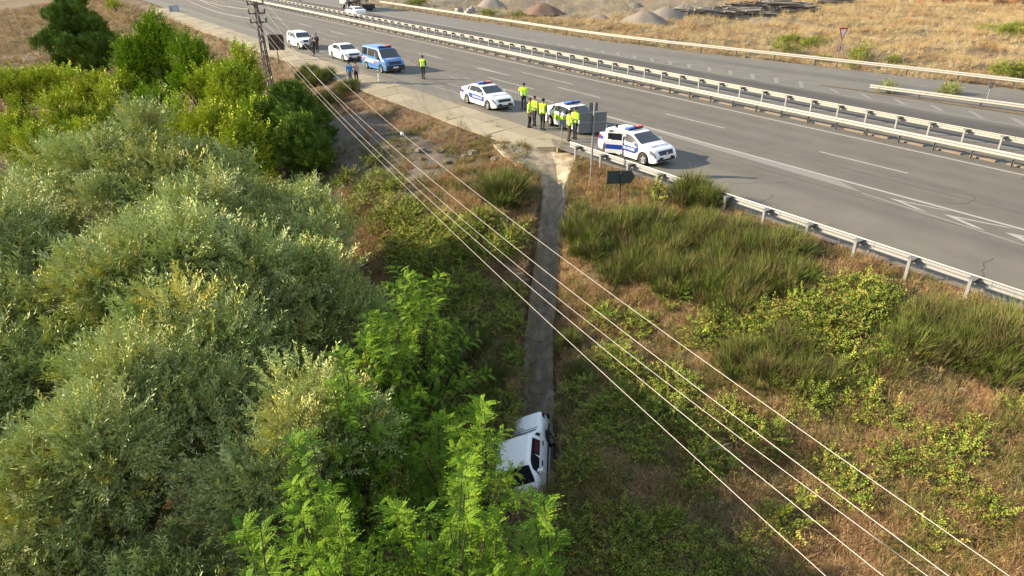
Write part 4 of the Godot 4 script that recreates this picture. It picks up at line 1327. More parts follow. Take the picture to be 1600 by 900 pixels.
func spray(len_: float, count: int, ll: float, lw: float, ang: float, jit := 0.3) -> ArrayMesh:   # leafy shoot along +y, leaf faces towards +z
	var b := MB.new()
	b.col = Color(0.7, 0.6, 0.45)
	var cv = func(f: float) -> Vector3: return Vector3(0.06 * len_ * sin(f * 3.0), len_ * f, -0.12 * len_ * f * f)
	for k in 2: b.quad(cv.call(k * 0.5) - Vector3(0.003, 0, 0), cv.call(k * 0.5) + Vector3(0.003, 0, 0), cv.call(k * 0.5 + 0.5) + Vector3(0.002, 0, 0), cv.call(k * 0.5 + 0.5) - Vector3(0.002, 0, 0))
	for k in count:
		var f := (k + 0.6) / count
		var sd := 1.0 if k % 2 else -1.0
		var d := (Vector3(sd * sin(ang), cos(ang), rnd(-0.25, 0.45)) + rdir() * jit).normalized()
		var n := (Vector3(0, 0, 1) + rdir() * jit * 1.6).normalized()
		if absf(n.dot(d)) > 0.9: n = Vector3(0, 0, 1)
		leaf(b, cv.call(f) + rdir() * 0.02, d, n, ll * rnd(0.7, 1.15), lw * rnd(0.8, 1.15), 0.05)
	return b.done()
func facing(y: Vector3, z: Vector3, s: float, at: Vector3) -> Transform3D:
	var x := y.cross(z).normalized()
	return Transform3D(Basis(x, y, x.cross(y)).scaled(Vector3.ONE * s), at)
func frond(len_: float, pairs: int, ll: float, lw: float) -> ArrayMesh:   # pinnate leaf along +y, upper side +z, drooping to -z
	var b := MB.new()
	var cv = func(f: float) -> Vector3: return Vector3(0, len_ * (f - 0.10 * f * f), -len_ * 0.30 * f * f)
	b.col = Color(0.9, 0.9, 0.6)
	for k in 3: b.quad(cv.call(k / 3.0) - Vector3(0.003, 0, 0), cv.call(k / 3.0) + Vector3(0.003, 0, 0), cv.call((k + 1) / 3.0) + Vector3(0.002, 0, 0), cv.call((k + 1) / 3.0) - Vector3(0.002, 0, 0))
	for k in pairs:
		var f := 0.16 + 0.80 * k / pairs
		for s in [-1, 1]:
			var d := Vector3(s * 0.9, 0.5, -0.12 + rnd(-0.15, 0.15)).normalized()
			leaf(b, cv.call(f), d, (Vector3(0, 0.1, 1) + rdir() * 0.2).normalized(), ll * rnd(0.85, 1.1) * (1.0 - 0.35 * absf(f - 0.45)), lw, 0.0)
	leaf(b, cv.call(1.0), Vector3(0, 0.9, -0.45).normalized(), Vector3(0, 0.4, 1).normalized(), ll, lw, 0.0)
	return b.done()
func rods(count: int, h: float, spread_: float, w: float) -> ArrayMesh:   # broom tuft
	var b := MB.new()
	for k in count:
		var a := rnd(0, TAU); var o := Vector3(cos(a), 0, sin(a))
		var l := h * rnd(0.55, 1.1)
		var p0 := o * rnd(0, 0.06); var lean := o * spread_ * rnd(0.1, 1.0)
		var p1 := p0 + Vector3(0, l * 0.55, 0) + lean * l * 0.4; var p2 := p0 + Vector3(0, l, 0) + lean * l * 1.1
		var sd := Vector3(-o.z, 0, o.x).rotated(Vector3.UP, rnd(-1, 1)) * w * 0.5
		var sh := rnd(0.75, 1.2); b.col = Color(sh, sh, sh)
		b.quad(p0 - sd, p0 + sd, p1 + sd, p1 - sd); b.tri(p1 - sd, p1 + sd, p2)
	return b.done()
func tuft(count: int, h: float, spread_: float, w: float) -> ArrayMesh:   # grass tuft
	var b := MB.new()
	for k in count:
		var a := rnd(0, TAU); var o := Vector3(cos(a), 0, sin(a))
		var l := h * rnd(0.45, 1.15)
		var p0 := o * rnd(0.0, 0.12); var out := o.rotated(Vector3.UP, rnd(-0.6, 0.6)) * spread_ * rnd(0.2, 1.2)
		var p1 := p0 + Vector3(0, l * 0.6, 0) + out * l * 0.35; var p2 := p0 + Vector3(0, l * rnd(0.7, 1.0), 0) + out * l
		var sd := Vector3(-o.z, 0, o.x).rotated(Vector3.UP, rnd(-1.2, 1.2)) * w * 0.5
		var sh := rnd(0.7, 1.25); b.col = Color(sh, sh, sh * rnd(0.85, 1.0))
		b.tri(p0 - sd, p0 + sd, p1 + sd * 0.8); b.tri(p1 - sd * 0.8, p1 + sd * 0.8, p2)
	return b.done()
func needles(count: int, l: float) -> ArrayMesh:
	var b := MB.new()
	for k in count:
		var f := float(k) / count
		var a := k * 2.4
		var d := (Vector3(cos(a), 0.8, sin(a)) + rdir() * 0.2).normalized()
		leaf(b, Vector3(0, f * 0.22, 0), d, rdir(), l * rnd(0.8, 1.1), 0.017, 0.0)
	return b.done()
func aim(y: Vector3, roll: float, s: float, at: Vector3) -> Transform3D:   # basis whose y points along y
	var x := y.cross(Vector3.FORWARD if absf(y.z) < 0.9 else Vector3.RIGHT).normalized()
	return Transform3D(Basis(x, y, x.cross(y)).rotated(y, roll).scaled(Vector3.ONE * s), at)
func copies(called: String, mesh: Mesh, m: Material, xf: Array, cols: Array, parent = null) -> MultiMeshInstance3D:
	var mm := MultiMesh.new()
	mm.transform_format = MultiMesh.TRANSFORM_3D; mm.use_colors = true; mm.mesh = mesh
	mm.instance_count = xf.size()
	for k in xf.size():
		mm.set_instance_transform(k, xf[k]); mm.set_instance_color(k, cols[k])
	var o := MultiMeshInstance3D.new()
	o.multimesh = mm; o.material_override = m
	if parent == null: o.name = numbered(called); add_child(o)
	else:
		o.name = called; parent.add_child(o, true); o.set_meta("kind", "stuff")
	return o
func tone(list: Array, spread_ := 0.18) -> Color:
	var c: Color = list[rg.randi() % list.size()]
	var k := 1.0 + rnd(-spread_, spread_)
	return Color(c.r * k * rnd(0.93, 1.07), c.g * k, c.b * k * rnd(0.9, 1.1))
func trunk(t, h: float, r: float, limbs: Array, m):
	var b := MB.new()
	var path := []; var rad := []
	var wob := rnd(0, TAU)
	for k in 7:
		var f := k / 6.0
		path.append(Vector3(cos(wob + f * 3) * 0.10 * f * h * 0.25, h * f - 0.4 * (1 - f), sin(wob + f * 2.6) * 0.10 * f * h * 0.25)); rad.append(r * (1.0 - 0.72 * f) + 0.012)
	b.tube(path, rad, 7)
	for c in limbs:
		var f := clampf(c.y / h * rnd(0.45, 0.75), 0.15, 0.95)
		var k := int(f * 6)
		var a: Vector3 = path[k].lerp(path[mini(k + 1, 6)], f * 6 - k)
		var mid: Vector3 = a.lerp(c, 0.5) + Vector3(0, 0.12 * a.distance_to(c), 0) + rdir() * 0.12
		var rr: float = lerpf(rad[k], 0.02, 0.45)
		b.tube([a, a.lerp(mid, 0.6), mid, mid.lerp(c, 0.6), c], [rr, rr * 0.8, rr * 0.55, rr * 0.35, 0.01], 5, false)
	part("trunk", b.done(true), m, t)
# a broadleaf crown: clumps spread over an uneven ellipsoid, twigs on each clump
func tree(called, label, group, at: Vector3, h: float, rx: float, cy: float, ry: float, clumps: int, per: int, cr: float, meshes: Array, pal: Array, up := 0.5, sc := 1.0, open := 0.55):
	var t := thing(called, label, "tree", at, 0.0, group)
	var cs := []
	var ph := rnd(0, TAU)
	var lobes := []
	for k in 9:
		var e := rdir(); e.y = absf(e.y) * 1.1 - 0.25
		lobes.append(e.normalized() * rnd(0.45, 0.8))
	for k in clumps:
		if called == "willow_tree" or called == "sapling_tree":
			var e: Vector3 = lobes[k % 9] + rdir() * rnd(0.12, 0.40)
			cs.append(Vector3(e.x * rx, cy + e.y * ry, e.z * rx))
			continue
		var d := rdir()
		if d.y < -0.55 and called != "pine_tree": d.y = -d.y
		if called == "pine_tree": d = Vector3(d.x * lerpf(1.0, 0.45, sm(d.y, -0.3, 0.9)), d.y, d.z * lerpf(1.0, 0.45, sm(d.y, -0.3, 0.9)))
		var rr := lerpf(open, 1.0, pow(rg.randf(), 0.6)) * (1.0 + 0.22 * sin(3.0 * atan2(d.z, d.x) + ph) * (1 - absf(d.y)))
		cs.append(Vector3(d.x * rx * rr, cy + d.y * ry * rr, d.z * rx * rr))
	trunk(t, cy + ry * 0.35, 0.045 * h * 0.4 + 0.05, cs.slice(0, mini(26, clumps)), M.bark)
	var n := meshes.size()
	var xf := []; var cl := []
	for k in n: xf.append([]); cl.append([])
	for c in cs:
		var r: float = cr * rnd(0.45, 1.4)
		var base: Color = tone(pal, 0.3)
		for j in int(per * rnd(0.7, 1.2)):
			var d := rdir()
			if d.y < -0.3 and rg.randf() < 0.7: d.y = -d.y
			var p: Vector3 = c + d * Vector3(r, r * 0.8, r) * rnd(0.55, 1.0)
			var y := (d + Vector3(0, up, 0) + rdir() * 0.45).normalized()
			var k := rg.randi() % n
			xf[k].append(facing(y, Vector3(-0.5, 0.8, 0.15) + d * 0.35 + rdir() * 0.6, sc * rnd(0.75, 1.25), p))
			var q := base.lerp(tone(pal, 0.4), 0.6)
			cl[k].append(q)
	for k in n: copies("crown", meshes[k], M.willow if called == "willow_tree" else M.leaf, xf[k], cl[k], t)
	return t
# a young pinnate-leaved tree: leaders with fronds spiralling round them
func frond_tree(label, group, at: Vector3, h: float, r: float, shoots: int, meshes: Array, pal: Array, sc := 1.0, bare := 0.3):
	var t := thing("ash_tree", label, "tree", at, 0.0, group)
	var tips := []
	var xf := [[], []]; var cl := [[], []]
	for k in shoots:
		var f := float(k) / shoots
		var a := k * 2.4 + rnd(-0.4, 0.4)
		var y0: float = h * (bare + (1 - bare) * f * 0.92)
		var reach: float = r * (1.05 - f * 0.75) * rnd(0.6, 1.1)
		var o := Vector3(0, y0 * 0.97, 0)
		var tip := Vector3(cos(a) * reach, y0 + reach * rnd(0.25, 0.8) + 0.3, sin(a) * reach)
		if k >= shoots - 3: tip = Vector3(rnd(-0.2, 0.2), h + 0.1, rnd(-0.2, 0.2))
		tips.append(tip)
		var base := tone(pal, 0.2)
		var n := int(14 + reach * 13)
		for j in n:
			var g := 0.08 + 0.92 * j / n
			var p := o.lerp(tip, g) + Vector3(0, 0.15 * sin(g * PI), 0)
			var ax := (tip - o).normalized()
			var w := j * 2.4 + rnd(-0.5, 0.5)
			var sx := ax.cross(Vector3(0.3, 0.2, 1)).normalized()
			var out := sx * cos(w) + ax.cross(sx) * sin(w)
			var y := (out + ax * 0.5 + Vector3(0, 0.25, 0)).normalized()
			var zz := (Vector3.UP - y * y.y).normalized()
			if zz.length() < 0.5: zz = Vector3.RIGHT
			var bs := Basis(y.cross(zz), y, zz).rotated(y, rnd(-0.5, 0.5)).scaled(Vector3.ONE * sc * rnd(0.75, 1.2))
			var m := rg.randi() % 2
			xf[m].append(Transform3D(bs, p)); cl[m].append(base.lerp(tone(pal, 0.25), 0.5))
	trunk(t, h * 0.80, 0.03 + h * 0.003, tips, M.bark)
	for k in 2: copies("crown", meshes[k], M.leaf, xf[k], cl[k], t)
	return t
func top_at(x, y, z) -> Vector3:                  # the point on a pixel's ray at forward distance z
	var d := ray(x, y); var t: float = z / d.z
	return Vector3(d.x * t, CH - d.y * t, -z)
func build_trees():
	var willow := [spray(0.42, 20, 0.105, 0.026, 0.75), spray(0.34, 18, 0.085, 0.023, 0.9), spray(0.55, 26, 0.12, 0.028, 0.65)]
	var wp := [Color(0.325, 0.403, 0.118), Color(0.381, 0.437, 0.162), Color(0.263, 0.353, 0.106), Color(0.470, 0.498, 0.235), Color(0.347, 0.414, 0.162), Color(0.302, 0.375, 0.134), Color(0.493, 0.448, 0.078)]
	var wl := ["tallest grey-green willow, its pale crown rising against the green saplings", "pale broad willow next to the tallest willow, away from the road", "silvery willow on the bank beside the yellow-green brambles", "broad willow flecked with yellow leaves in the middle of the thicket", "low wide willow behind the willow with dark open branches", "small willow between the brambles and the highest ash", "leafy willow with silvery sprays beside the shaded hollow", "slim silver-leaved willow with drooping sprays next to the young ashes", "low shaded willow at the foot of the young ashes", "pale willow touching the yellow-green saplings at the field", "shaded willow at the outer edge of the valley thicket", "round willow packed between the tallest willow and the bank", "tall willow shading the lower thicket from the sun", "tall willow shading the lower thicket from the sun", "full willow between the yellow-flecked willow and the young ashes", "low bushy willow filling the hollow beneath the leafy silvery willow"]
	var wi := 0
	for q in [[-15.6, 29.4, 3.8, 3.9, 105], [-19.5, 25.0, 2.2, 4.3, 100], [-9.6, 27.0, 1.5, 3.5, 90], [-11.4, 20.8, 2.5, 4.3, 120], [-17.0, 18.6, 1.0, 4.0, 90], [-7.0, 21.6, 0.5, 3.2, 80], [-9.8, 13.8, 1.9, 3.3, 110], [-5.3, 13.2, 1.9, 1.9, 50], [-6.8, 9.8, -0.6, 2.6, 70], [-23.5, 31.5, 1.0, 3.6, 60], [-13.2, 9.5, 0.4, 3.0, 60], [-12.6, 25.0, 2.2, 3.4, 80], [-21.0, 12.5, 6.0, 3.6, 90], [-19.5, 6.5, 5.5, 3.4, 80], [-8.8, 17.3, 2.0, 2.9, 90], [-9.0, 10.9, -1.2, 2.3, 60]]:
		var g := hgt(q[0], q[1])
		var h: float = q[2] - g
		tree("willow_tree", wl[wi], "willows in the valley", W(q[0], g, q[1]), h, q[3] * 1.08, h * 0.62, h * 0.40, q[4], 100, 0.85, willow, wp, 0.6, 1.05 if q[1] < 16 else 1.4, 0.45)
		wi += 1
	var ash := [frond(0.32, 9, 0.078, 0.023), frond(0.26, 8, 0.070, 0.022)]
	var ap := [Color(0.10, 0.20, 0.016), Color(0.135, 0.245, 0.018), Color(0.07, 0.15, 0.016), Color(0.18, 0.275, 0.022)]
	for q in [[745, 640, 11.6, 1.5, 34], [540, 560, 12.8, 1.4, 34], [470, 690, 10.1, 1.2, 26], [645, 435, 17.6, 2.3, 60], [585, 500, 15.8, 1.9, 46], [846, 792, 8.9, 0.85, 24], [725, 735, 9.2, 1.2, 28], [400, 820, 8.1, 1.0, 22], [600, 640, 14.2, 1.7, 36], [630, 800, 9.6, 1.5, 30], [520, 800, 9.2, 1.4, 28], [690, 660, 13.4, 1.3, 30], [768, 812, 8.9, 1.0, 24]]:
		var tp := top_at(q[0], q[1], q[2])
		var g := hgt(tp.x, -tp.z)
		var al: String = {745: "upright young ash whose leader hides the wreck's front wing", 540: "young ash with a sunlit tip beside the slim silver-leaved willow", 470: "narrow young ash between slim willow and the other ashes", 585: "leafy ash just below the highest ash", 600: "shaded young ash behind the front row of ashes", 690: "young ash just uphill of the ash hiding the wreck's wing", 400: "low young ash at the foot of the leafy silvery willow", 725: "full young ash in front of the wreck's bonnet", 768: "low young ash directly below the wreck's nose"}.get(q[0], "")
		frond_tree(al if al else {846: "bright green young ash leaning its fronds over the wrecked car", 645: "bright green ash standing highest behind the other ashes"}.get(q[0], "bright green young ash with feathery fronds in the front row"), "young ashes in the valley", Vector3(tp.x, g, tp.z), tp.y - g, q[3], q[4], ash, ap, 1.0, 0.42)
	# trees beyond, along the field
	var broad := [spray(0.5, 15, 0.10, 0.052, 0.95, 0.35), spray(0.42, 13, 0.11, 0.058, 1.0, 0.35)]
	var sapling_tones := [Color(0.295, 0.378, 0.031), Color(0.354, 0.413, 0.035), Color(0.224, 0.313, 0.026), Color(0.413, 0.425, 0.047)]
	var bd := [Color(0.16, 0.26, 0.014), Color(0.20, 0.30, 0.016), Color(0.13, 0.215, 0.012)]
	for q in [[240, 28, 58, 1.9, 0], [290, 40, 55, 1.5, 0], [205, 62, 57, 1.4, 0], [380, 68, 52, 1.1, 1], [355, 105, 50, 1.6, 1], [330, 92, 54, 1.7, 1], [190, 100, 56, 2.0, 1], [132, 108, 58, 2.2, 1], [75, 112, 60, 2.2, 1], [22, 118, 60, 2.3, 1], [162, 148, 50, 2.0, 1], [92, 165, 49, 2.2, 1], [30, 172, 49, 2.2, 1], [232, 140, 49, 2.0, 0], [325, 160, 46, 1.9, 1], [280, 150, 47, 1.7, 1], [402, 160, 46, 1.6, 1], [60, 205, 43, 2.0, 1], [130, 205, 43, 2.0, 1], [385, 195, 43, 1.7, 1], [372, 130, 49, 1.5, 1]]:
		var tp := top_at(q[0], q[1], q[2])
		var g := hgt(tp.x, -tp.z)
		var h: float = tp.y - g
		var lab: String = {240: "dark green slender tree, tallest of the saplings by the field", 380: "slim yellow-green poplar in front of the lattice pole"}.get(q[0], "yellow-green sapling in the thicket along the dry field")
		tree("sapling_tree", lab, "saplings along the field", Vector3(tp.x, g, tp.z), h, q[3] * 0.82, h * 0.54, h * 0.48, 42, 24, 0.62, broad, sapling_tones if q[4] else bd, 0.9, 1.75, 0.2)
	var pin := [needles(26, 0.13)]
	var pp := [Color(0.10, 0.17, 0.024), Color(0.135, 0.205, 0.028), Color(0.075, 0.135, 0.022)]
	for q in [[98, -22, 74, 3.2, 100, "dark green conifer standing alone in the dry field"], [446, 132, 46.5, 2.6, 60, "dense dark green conifer at the right end of the thicket"], [470, 190, 43.5, 1.6, 36, "low dark conifer beside the dry bank"]]:
		var tp := top_at(q[0], q[1], q[2])
		var g := hgt(tp.x, -tp.z)
		var h: float = tp.y - g
		tree("pine_tree", q[5], "", Vector3(tp.x, g, tp.z), h, q[3], h * 0.47, h * 0.47, q[4], 60, 0.75, pin, pp, 1.6, 3.0 if q[2] > 60 else 2.2, 0.2)
	# small far bushes in the left field
	for q in [[182, 24, 118, 0.9], [95, 92, 84, 0.8]]:
		var tp := top_at(q[0], q[1] - 14, q[2])
		var g := on_ground(q[0], q[1])
		tree("small_tree", "small thin sapling standing alone in the left dry field", "lone saplings", g, 2.2, q[3], 1.4, 0.9, 10, 30, 0.5, broad, sapling_tones, 0.6, 1.3, 0.2)

func build_shrubs():
	var br := [rods(46, 0.95, 0.45, 0.012), rods(40, 0.75, 0.6, 0.012)]
	var broom_tones := [Color(0.125, 0.165, 0.034), Color(0.165, 0.195, 0.048), Color(0.095, 0.13, 0.030), Color(0.20, 0.185, 0.07), Color(0.16, 0.125, 0.06)]
	var broom = func(x, y, r, h, pal, label, grp):
		var g := on_ground(x, y)
		var t := thing("broom_shrub", label, "shrub", g, 0.0, grp)
		var xf := [[], []]; var cl := [[], []]
		for k in int(60 * r * r + 26):
			var a := rnd(0, TAU); var e := sqrt(rg.randf())
			var p := Vector3(cos(a) * e * r * 0.75, 0, sin(a) * e * r * 0.75)
			p.y = hgt(g.x + p.x, -(g.z + p.z)) - g.y + (1.0 - e * e) * h * 0.22
			var m := rg.randi() % 2
			xf[m].append(aim((Vector3(cos(a) * e * 0.55, 1, sin(a) * e * 0.55) + rdir() * 0.2).normalized(), rnd(0, TAU), h * rnd(0.7, 1.1) * (1.0 - 0.25 * e), p))
			cl[m].append(tone(pal, 0.22))
		var b := MB.new()
		for k in 7:
			var a := rnd(0, TAU); var tip := Vector3(cos(a) * r * 0.6, h * 0.6, sin(a) * r * 0.6)
			b.tube([Vector3(0, -0.2, 0), tip * 0.5 + Vector3(0, 0.05, 0), tip], [0.03, 0.02, 0.008], 4, false)
		part("stem", b.done(true), M.bark, t)
		for m in 2: copies("foliage", br[m], M.leaf, xf[m], cl[m], t)
	for q in [[790, 318, 1.35, 1.75, 1]]: broom.call(q[0], q[1], q[2], q[3], broom_tones, "large broom bush at the left edge of the drainage chute", "")
	for q in [[1080, 318, 0.9, 1.6], [1110, 330, 0.7, 1.3]]: broom.call(q[0], q[1], q[2], q[3], broom_tones, "thin half-bare broom bush rising in front of near guardrail", "half-bare brooms")
	for q in [[905, 370, 0.8, 0.9], [940, 372, 0.9, 1.0], [975, 380, 1.0, 1.1], [1015, 370, 0.9, 1.0], [925, 400, 0.8, 0.9], [990, 420, 0.9, 1.0], [1045, 405, 0.9, 1.0], [1090, 390, 0.9, 1.0], [1130, 420, 1.0, 1.1], [1175, 415, 0.9, 1.0], [1220, 410, 0.9, 1.0], [1060, 450, 0.9, 1.0], [1120, 465, 0.9, 1.0], [1185, 455, 0.9, 1.0], [1235, 450, 0.8, 0.9], [1090, 365, 0.7, 0.8], [1150, 385, 0.8, 0.9], [960, 440, 0.6, 0.7], [900, 345, 0.5, 0.7], [1030, 435, 0.8, 0.9], [1150, 490, 0.8, 0.9], [1085, 425, 0.8, 0.9]]:
		broom.call(q[0], q[1], q[2] * 1.25, q[3] * 1.35, broom_tones, "feathery green broom in the mass below the arrow sign", "brooms below the arrow sign")
	for q in [[1415, 555, 0.8, 1.0], [1445, 530, 0.9, 1.05], [1490, 560, 0.9, 1.0], [1530, 555, 0.9, 1.1], [1575, 555, 1.0, 1.2], [1380, 590, 0.7, 0.8], [1560, 590, 0.7, 0.8], [1160, 580, 0.8, 0.9], [1205, 595, 0.8, 0.9], [1250, 600, 0.7, 0.8], [1220, 550, 0.7, 0.9], [1300, 610, 0.6, 0.7], [1260, 570, 0.7, 0.8]]:
		broom.call(q[0], q[1], q[2] * 1.2, q[3] * 1.25, broom_tones, "feathery green broom on the slope under the guardrail's lower posts", "brooms on the right slope")
	for q in [[890, 545, 0.6, 0.8], [900, 590, 0.6, 0.7], [770, 600, 0.9, 1.1], [735, 560, 1.0, 1.2], [760, 650, 0.9, 1.0], [700, 600, 1.0, 1.1], [790, 560, 0.6, 0.8]]:
		broom.call(q[0], q[1], q[2], q[3], broom_tones, "shaded broom bush close to the lower drainage chute", "brooms by the lower chute")
	var lf := [spray(0.42, 14, 0.070, 0.046, 1.05, 0.35), spray(0.34, 12, 0.065, 0.044, 1.1, 0.35)]
	var green := [Color(0.180, 0.228, 0.036), Color(0.228, 0.264, 0.046), Color(0.126, 0.186, 0.031), Color(0.264, 0.258, 0.054), Color(0.114, 0.174, 0.029), Color(0.156, 0.210, 0.036), Color(0.204, 0.156, 0.054)]
	var bramble = func(x, y, r, h, pal, label, grp, called := "bramble_bush"):
		var g := on_ground(x, y)
		var t := thing(called, label, "bush", g, 0.0, grp)
		var xf := [[], []]; var cl := [[], []]
		var lobes := []
		for k in 5: lobes.append([rnd(-0.55, 0.55) * r, rnd(-0.55, 0.55) * r, rnd(0.5, 0.75) * r, rnd(0.6, 1.1) * h])
		for k in int(230 * r * r + 50):
			var L: Array = lobes[rg.randi() % 5]
			var a := rnd(0, TAU); var e := sqrt(rg.randf())
			var p := Vector3(L[0] + cos(a) * e * L[2], 0, L[1] + sin(a) * e * L[2])
			p.y = hgt(g.x + p.x, -(g.z + p.z)) - g.y + L[3] * sqrt(maxf(0, 1.02 - e * e)) * rnd(0.45, 1.0)
			var m := rg.randi() % 2
			xf[m].append(facing((Vector3(cos(a) * e, 0.35, sin(a) * e) + rdir() * 0.6).normalized(), Vector3(cos(a) * e * 0.3 - 0.4, 0.9, sin(a) * e * 0.3) + rdir() * 0.5, rnd(0.8, 1.3), p))
			cl[m].append(tone(pal, 0.25))
		var b := MB.new()
		for k in 6:
			var a := rnd(0, TAU); var tip := Vector3(cos(a) * r * 0.8, h * 0.4, sin(a) * r * 0.8)
			b.tube([Vector3(0, -0.2, 0), tip * 0.5 + Vector3(0, h * 0.4, 0), tip], [0.02, 0.014, 0.006], 4, false)
		part("cane", b.done(true), M.bark, t)
		for m in 2: copies("foliage", lf[m], M.leaf, xf[m], cl[m], t)
	for q in [[555, 335, 1.3, 1.1], [600, 345, 1.4, 1.2], [575, 300, 1.1, 0.9], [640, 352, 1.4, 1.1], [690, 365, 1.4, 1.1], [730, 385, 1.3, 1.1], [660, 395, 1.4, 1.2], [700, 410, 1.3, 1.1], [765, 400, 1.1, 1.0], [620, 395, 1.3, 1.2], [745, 350, 1.1, 0.9], [800, 380, 0.9, 0.9], [650, 430, 1.3, 1.1], [610, 300, 0.9, 0.8], [540, 290, 0.8, 0.8]]:
		bramble.call(q[0], q[1], q[2], q[3], green, "yellow-green bramble on the bank left of the drainage chute", "brambles left of the chute")
	for q in [[512, 268, 0.6, 1.3], [580, 262, 0.5, 0.9], [1027, 318, 0.3, 1.5]]:
		bramble.call(q[0], q[1], q[2], q[3], green, "thin upright leafy plant on dry ground", "thin upright plants", "leafy_plant")
	for q in [[1340, 520, 1.0, 1.0], [1375, 500, 0.8, 0.9], [1300, 500, 1.0, 1.0], [1250, 515, 0.9, 0.9], [1330, 470, 0.8, 0.8], [1290, 540, 0.8, 0.8], [1400, 575, 0.6, 0.7], [1330, 625, 0.8, 0.7], [1270, 640, 0.7, 0.6], [1210, 510, 0.9, 0.9], [1170, 530, 0.8, 0.8], [1310, 575, 0.8, 0.8], [1120, 510, 0.7, 0.7]]:
		bramble.call(q[0], q[1], q[2], q[3], green, "leafy mid-green bush on the slope below the guardrail", "bright bushes on the right slope")
	for q in [[700, 470, 1.1, 1.0], [740, 470, 1.0, 0.9], [680, 510, 1.2, 1.1], [730, 520, 1.1, 1.0], [780, 510, 0.7, 0.8], [800, 470, 0.6, 0.8], [805, 520, 0.5, 0.7], [800, 575, 0.5, 0.7], [760, 700, 1.0, 0.9], [720, 660, 1.1, 1.0], [800, 640, 0.5, 0.7]]:
		bramble.call(q[0], q[1], q[2], q[3], green, "leafy green bramble in the shade left of the wrecked car", "shaded brambles left of the wreck")
	for q in [[955, 570, 0.7, 0.9], [1035, 660, 0.8, 0.9], [990, 640, 0.8, 0.8], [930, 650, 0.6, 0.6], [915, 700, 0.6, 0.5], [1080, 690, 0.6, 0.6], [1210, 690, 0.7, 0.8], [1225, 830, 0.7, 0.7], [1110, 730, 0.6, 0.6], [960, 690, 0.5, 0.5], [1060, 470, 0.6, 0.6], [1090, 530, 0.7, 0.7], [1000, 520, 0.6, 0.6], [940, 500, 0.5, 0.6], [1060, 620, 0.8, 0.8], [900, 620, 0.6, 0.7], [905, 740, 0.7, 0.6], [980, 590, 0.7, 0.8], [1010, 700, 0.7, 0.6], [1140, 660, 0.7, 0.6], [1080, 760, 0.6, 0.5]]:
		bramble.call(q[0], q[1], q[2], q[3], green, "small leafy bush on the brown slope right of the wrecked car", "small bushes right of the wreck")
	for q in [[900, 840, 0.8, 0.5], [950, 850, 0.9, 0.5], [1000, 870, 0.9, 0.5], [1050, 850, 0.8, 0.5], [900, 890, 0.9, 0.5], [980, 910, 0.9, 0.5], [1080, 890, 0.8, 0.5], [1040, 820, 0.6, 0.4], [1130, 900, 0.8, 0.5], [1020, 930, 0.9, 0.5]]:
		bramble.call(q[0], q[1], q[2], q[3], green, "low dark ivy-like bush covering the valley floor", "low dark bushes on the valley floor")
	for q in [[1490, 715, 0.5, 0.4], [1400, 725, 0.5, 0.4], [1470, 765, 0.6, 0.5], [1540, 800, 0.4, 0.3], [1330, 770, 0.5, 0.4], [1445, 690, 0.4, 0.3], [1390, 660, 0.4, 0.3], [1520, 680, 0.4, 0.3], [1290, 730, 0.4, 0.3], [1590, 650, 0.4, 0.3], [1460, 840, 0.4, 0.3]]:
		bramble.call(q[0], q[1], q[2], q[3], green, "low green and yellow weed patch in the dry grass", "weed patches in the dry grass", "weed_patch")
	for q in [[645, 12, 1.6, 1.6], [655, 8, 1.4, 1.4], [765, 26, 1.5, 1.1], [810, 30, 1.6, 1.1], [1228, 84, 1.4, 1.4], [1285, 95, 0.7, 0.7], [1350, 98, 1.0, 2.3], [1338, 92, 0.8, 1.4], [1332, 108, 0.7, 1.1], [1390, 100, 0.8, 0.8], [1580, 122, 1.6, 1.4], [1597, 118, 1.6, 1.5], [1388, 148, 0.6, 1.1], [1478, 148, 0.8, 0.9], [1270, 72, 1.6, 0.9], [1235, 66, 1.6, 0.8], [1565, 50, 2.4, 1.0], [1590, 55, 2.2, 1.0]]:
		bramble.call(q[0], q[1], q[2], q[3], green, "scruffy green bush growing near the far guardrail", "bushes near the far guardrail")
	for q in [[500, 130, 1.6, 1.3], [540, 145, 1.4, 1.1], [480, 118, 1.3, 1.0], [515, 160, 1.2, 1.0]]:
		broom.call(q[0], q[1], q[2], q[3], broom_tones, "olive scrub on the verge bank below the blue van", "scrub below the verge")
	# a broken pale branch on the slope
	var g := on_ground(1110, 715)
	var t := thing("fallen_branch", "broken pale branch lying on the shaded brown slope", "branch", g)
	for e in [[Vector3(-0.5, 0.25, 0.2), Vector3(0.6, 0.35, 0.0)], [Vector3(0.1, 0.3, 0.05), Vector3(0.5, 0.45, 0.3)], [Vector3(-0.5, 0.25, 0.2), Vector3(-0.7, 0.1, 0.6)], [Vector3(0.2, 0.3, 0.0), Vector3(0.7, 0.3, -0.3)]]:
		var b := MB.new(); b.tube([e[0], e[0].lerp(e[1], 0.5) + Vector3(0, 0.05, 0), e[1]], [0.025, 0.02, 0.008], 5)
		part("limb", b.done(true), mat(0.42, 0.32, 0.2, 0.9), t)

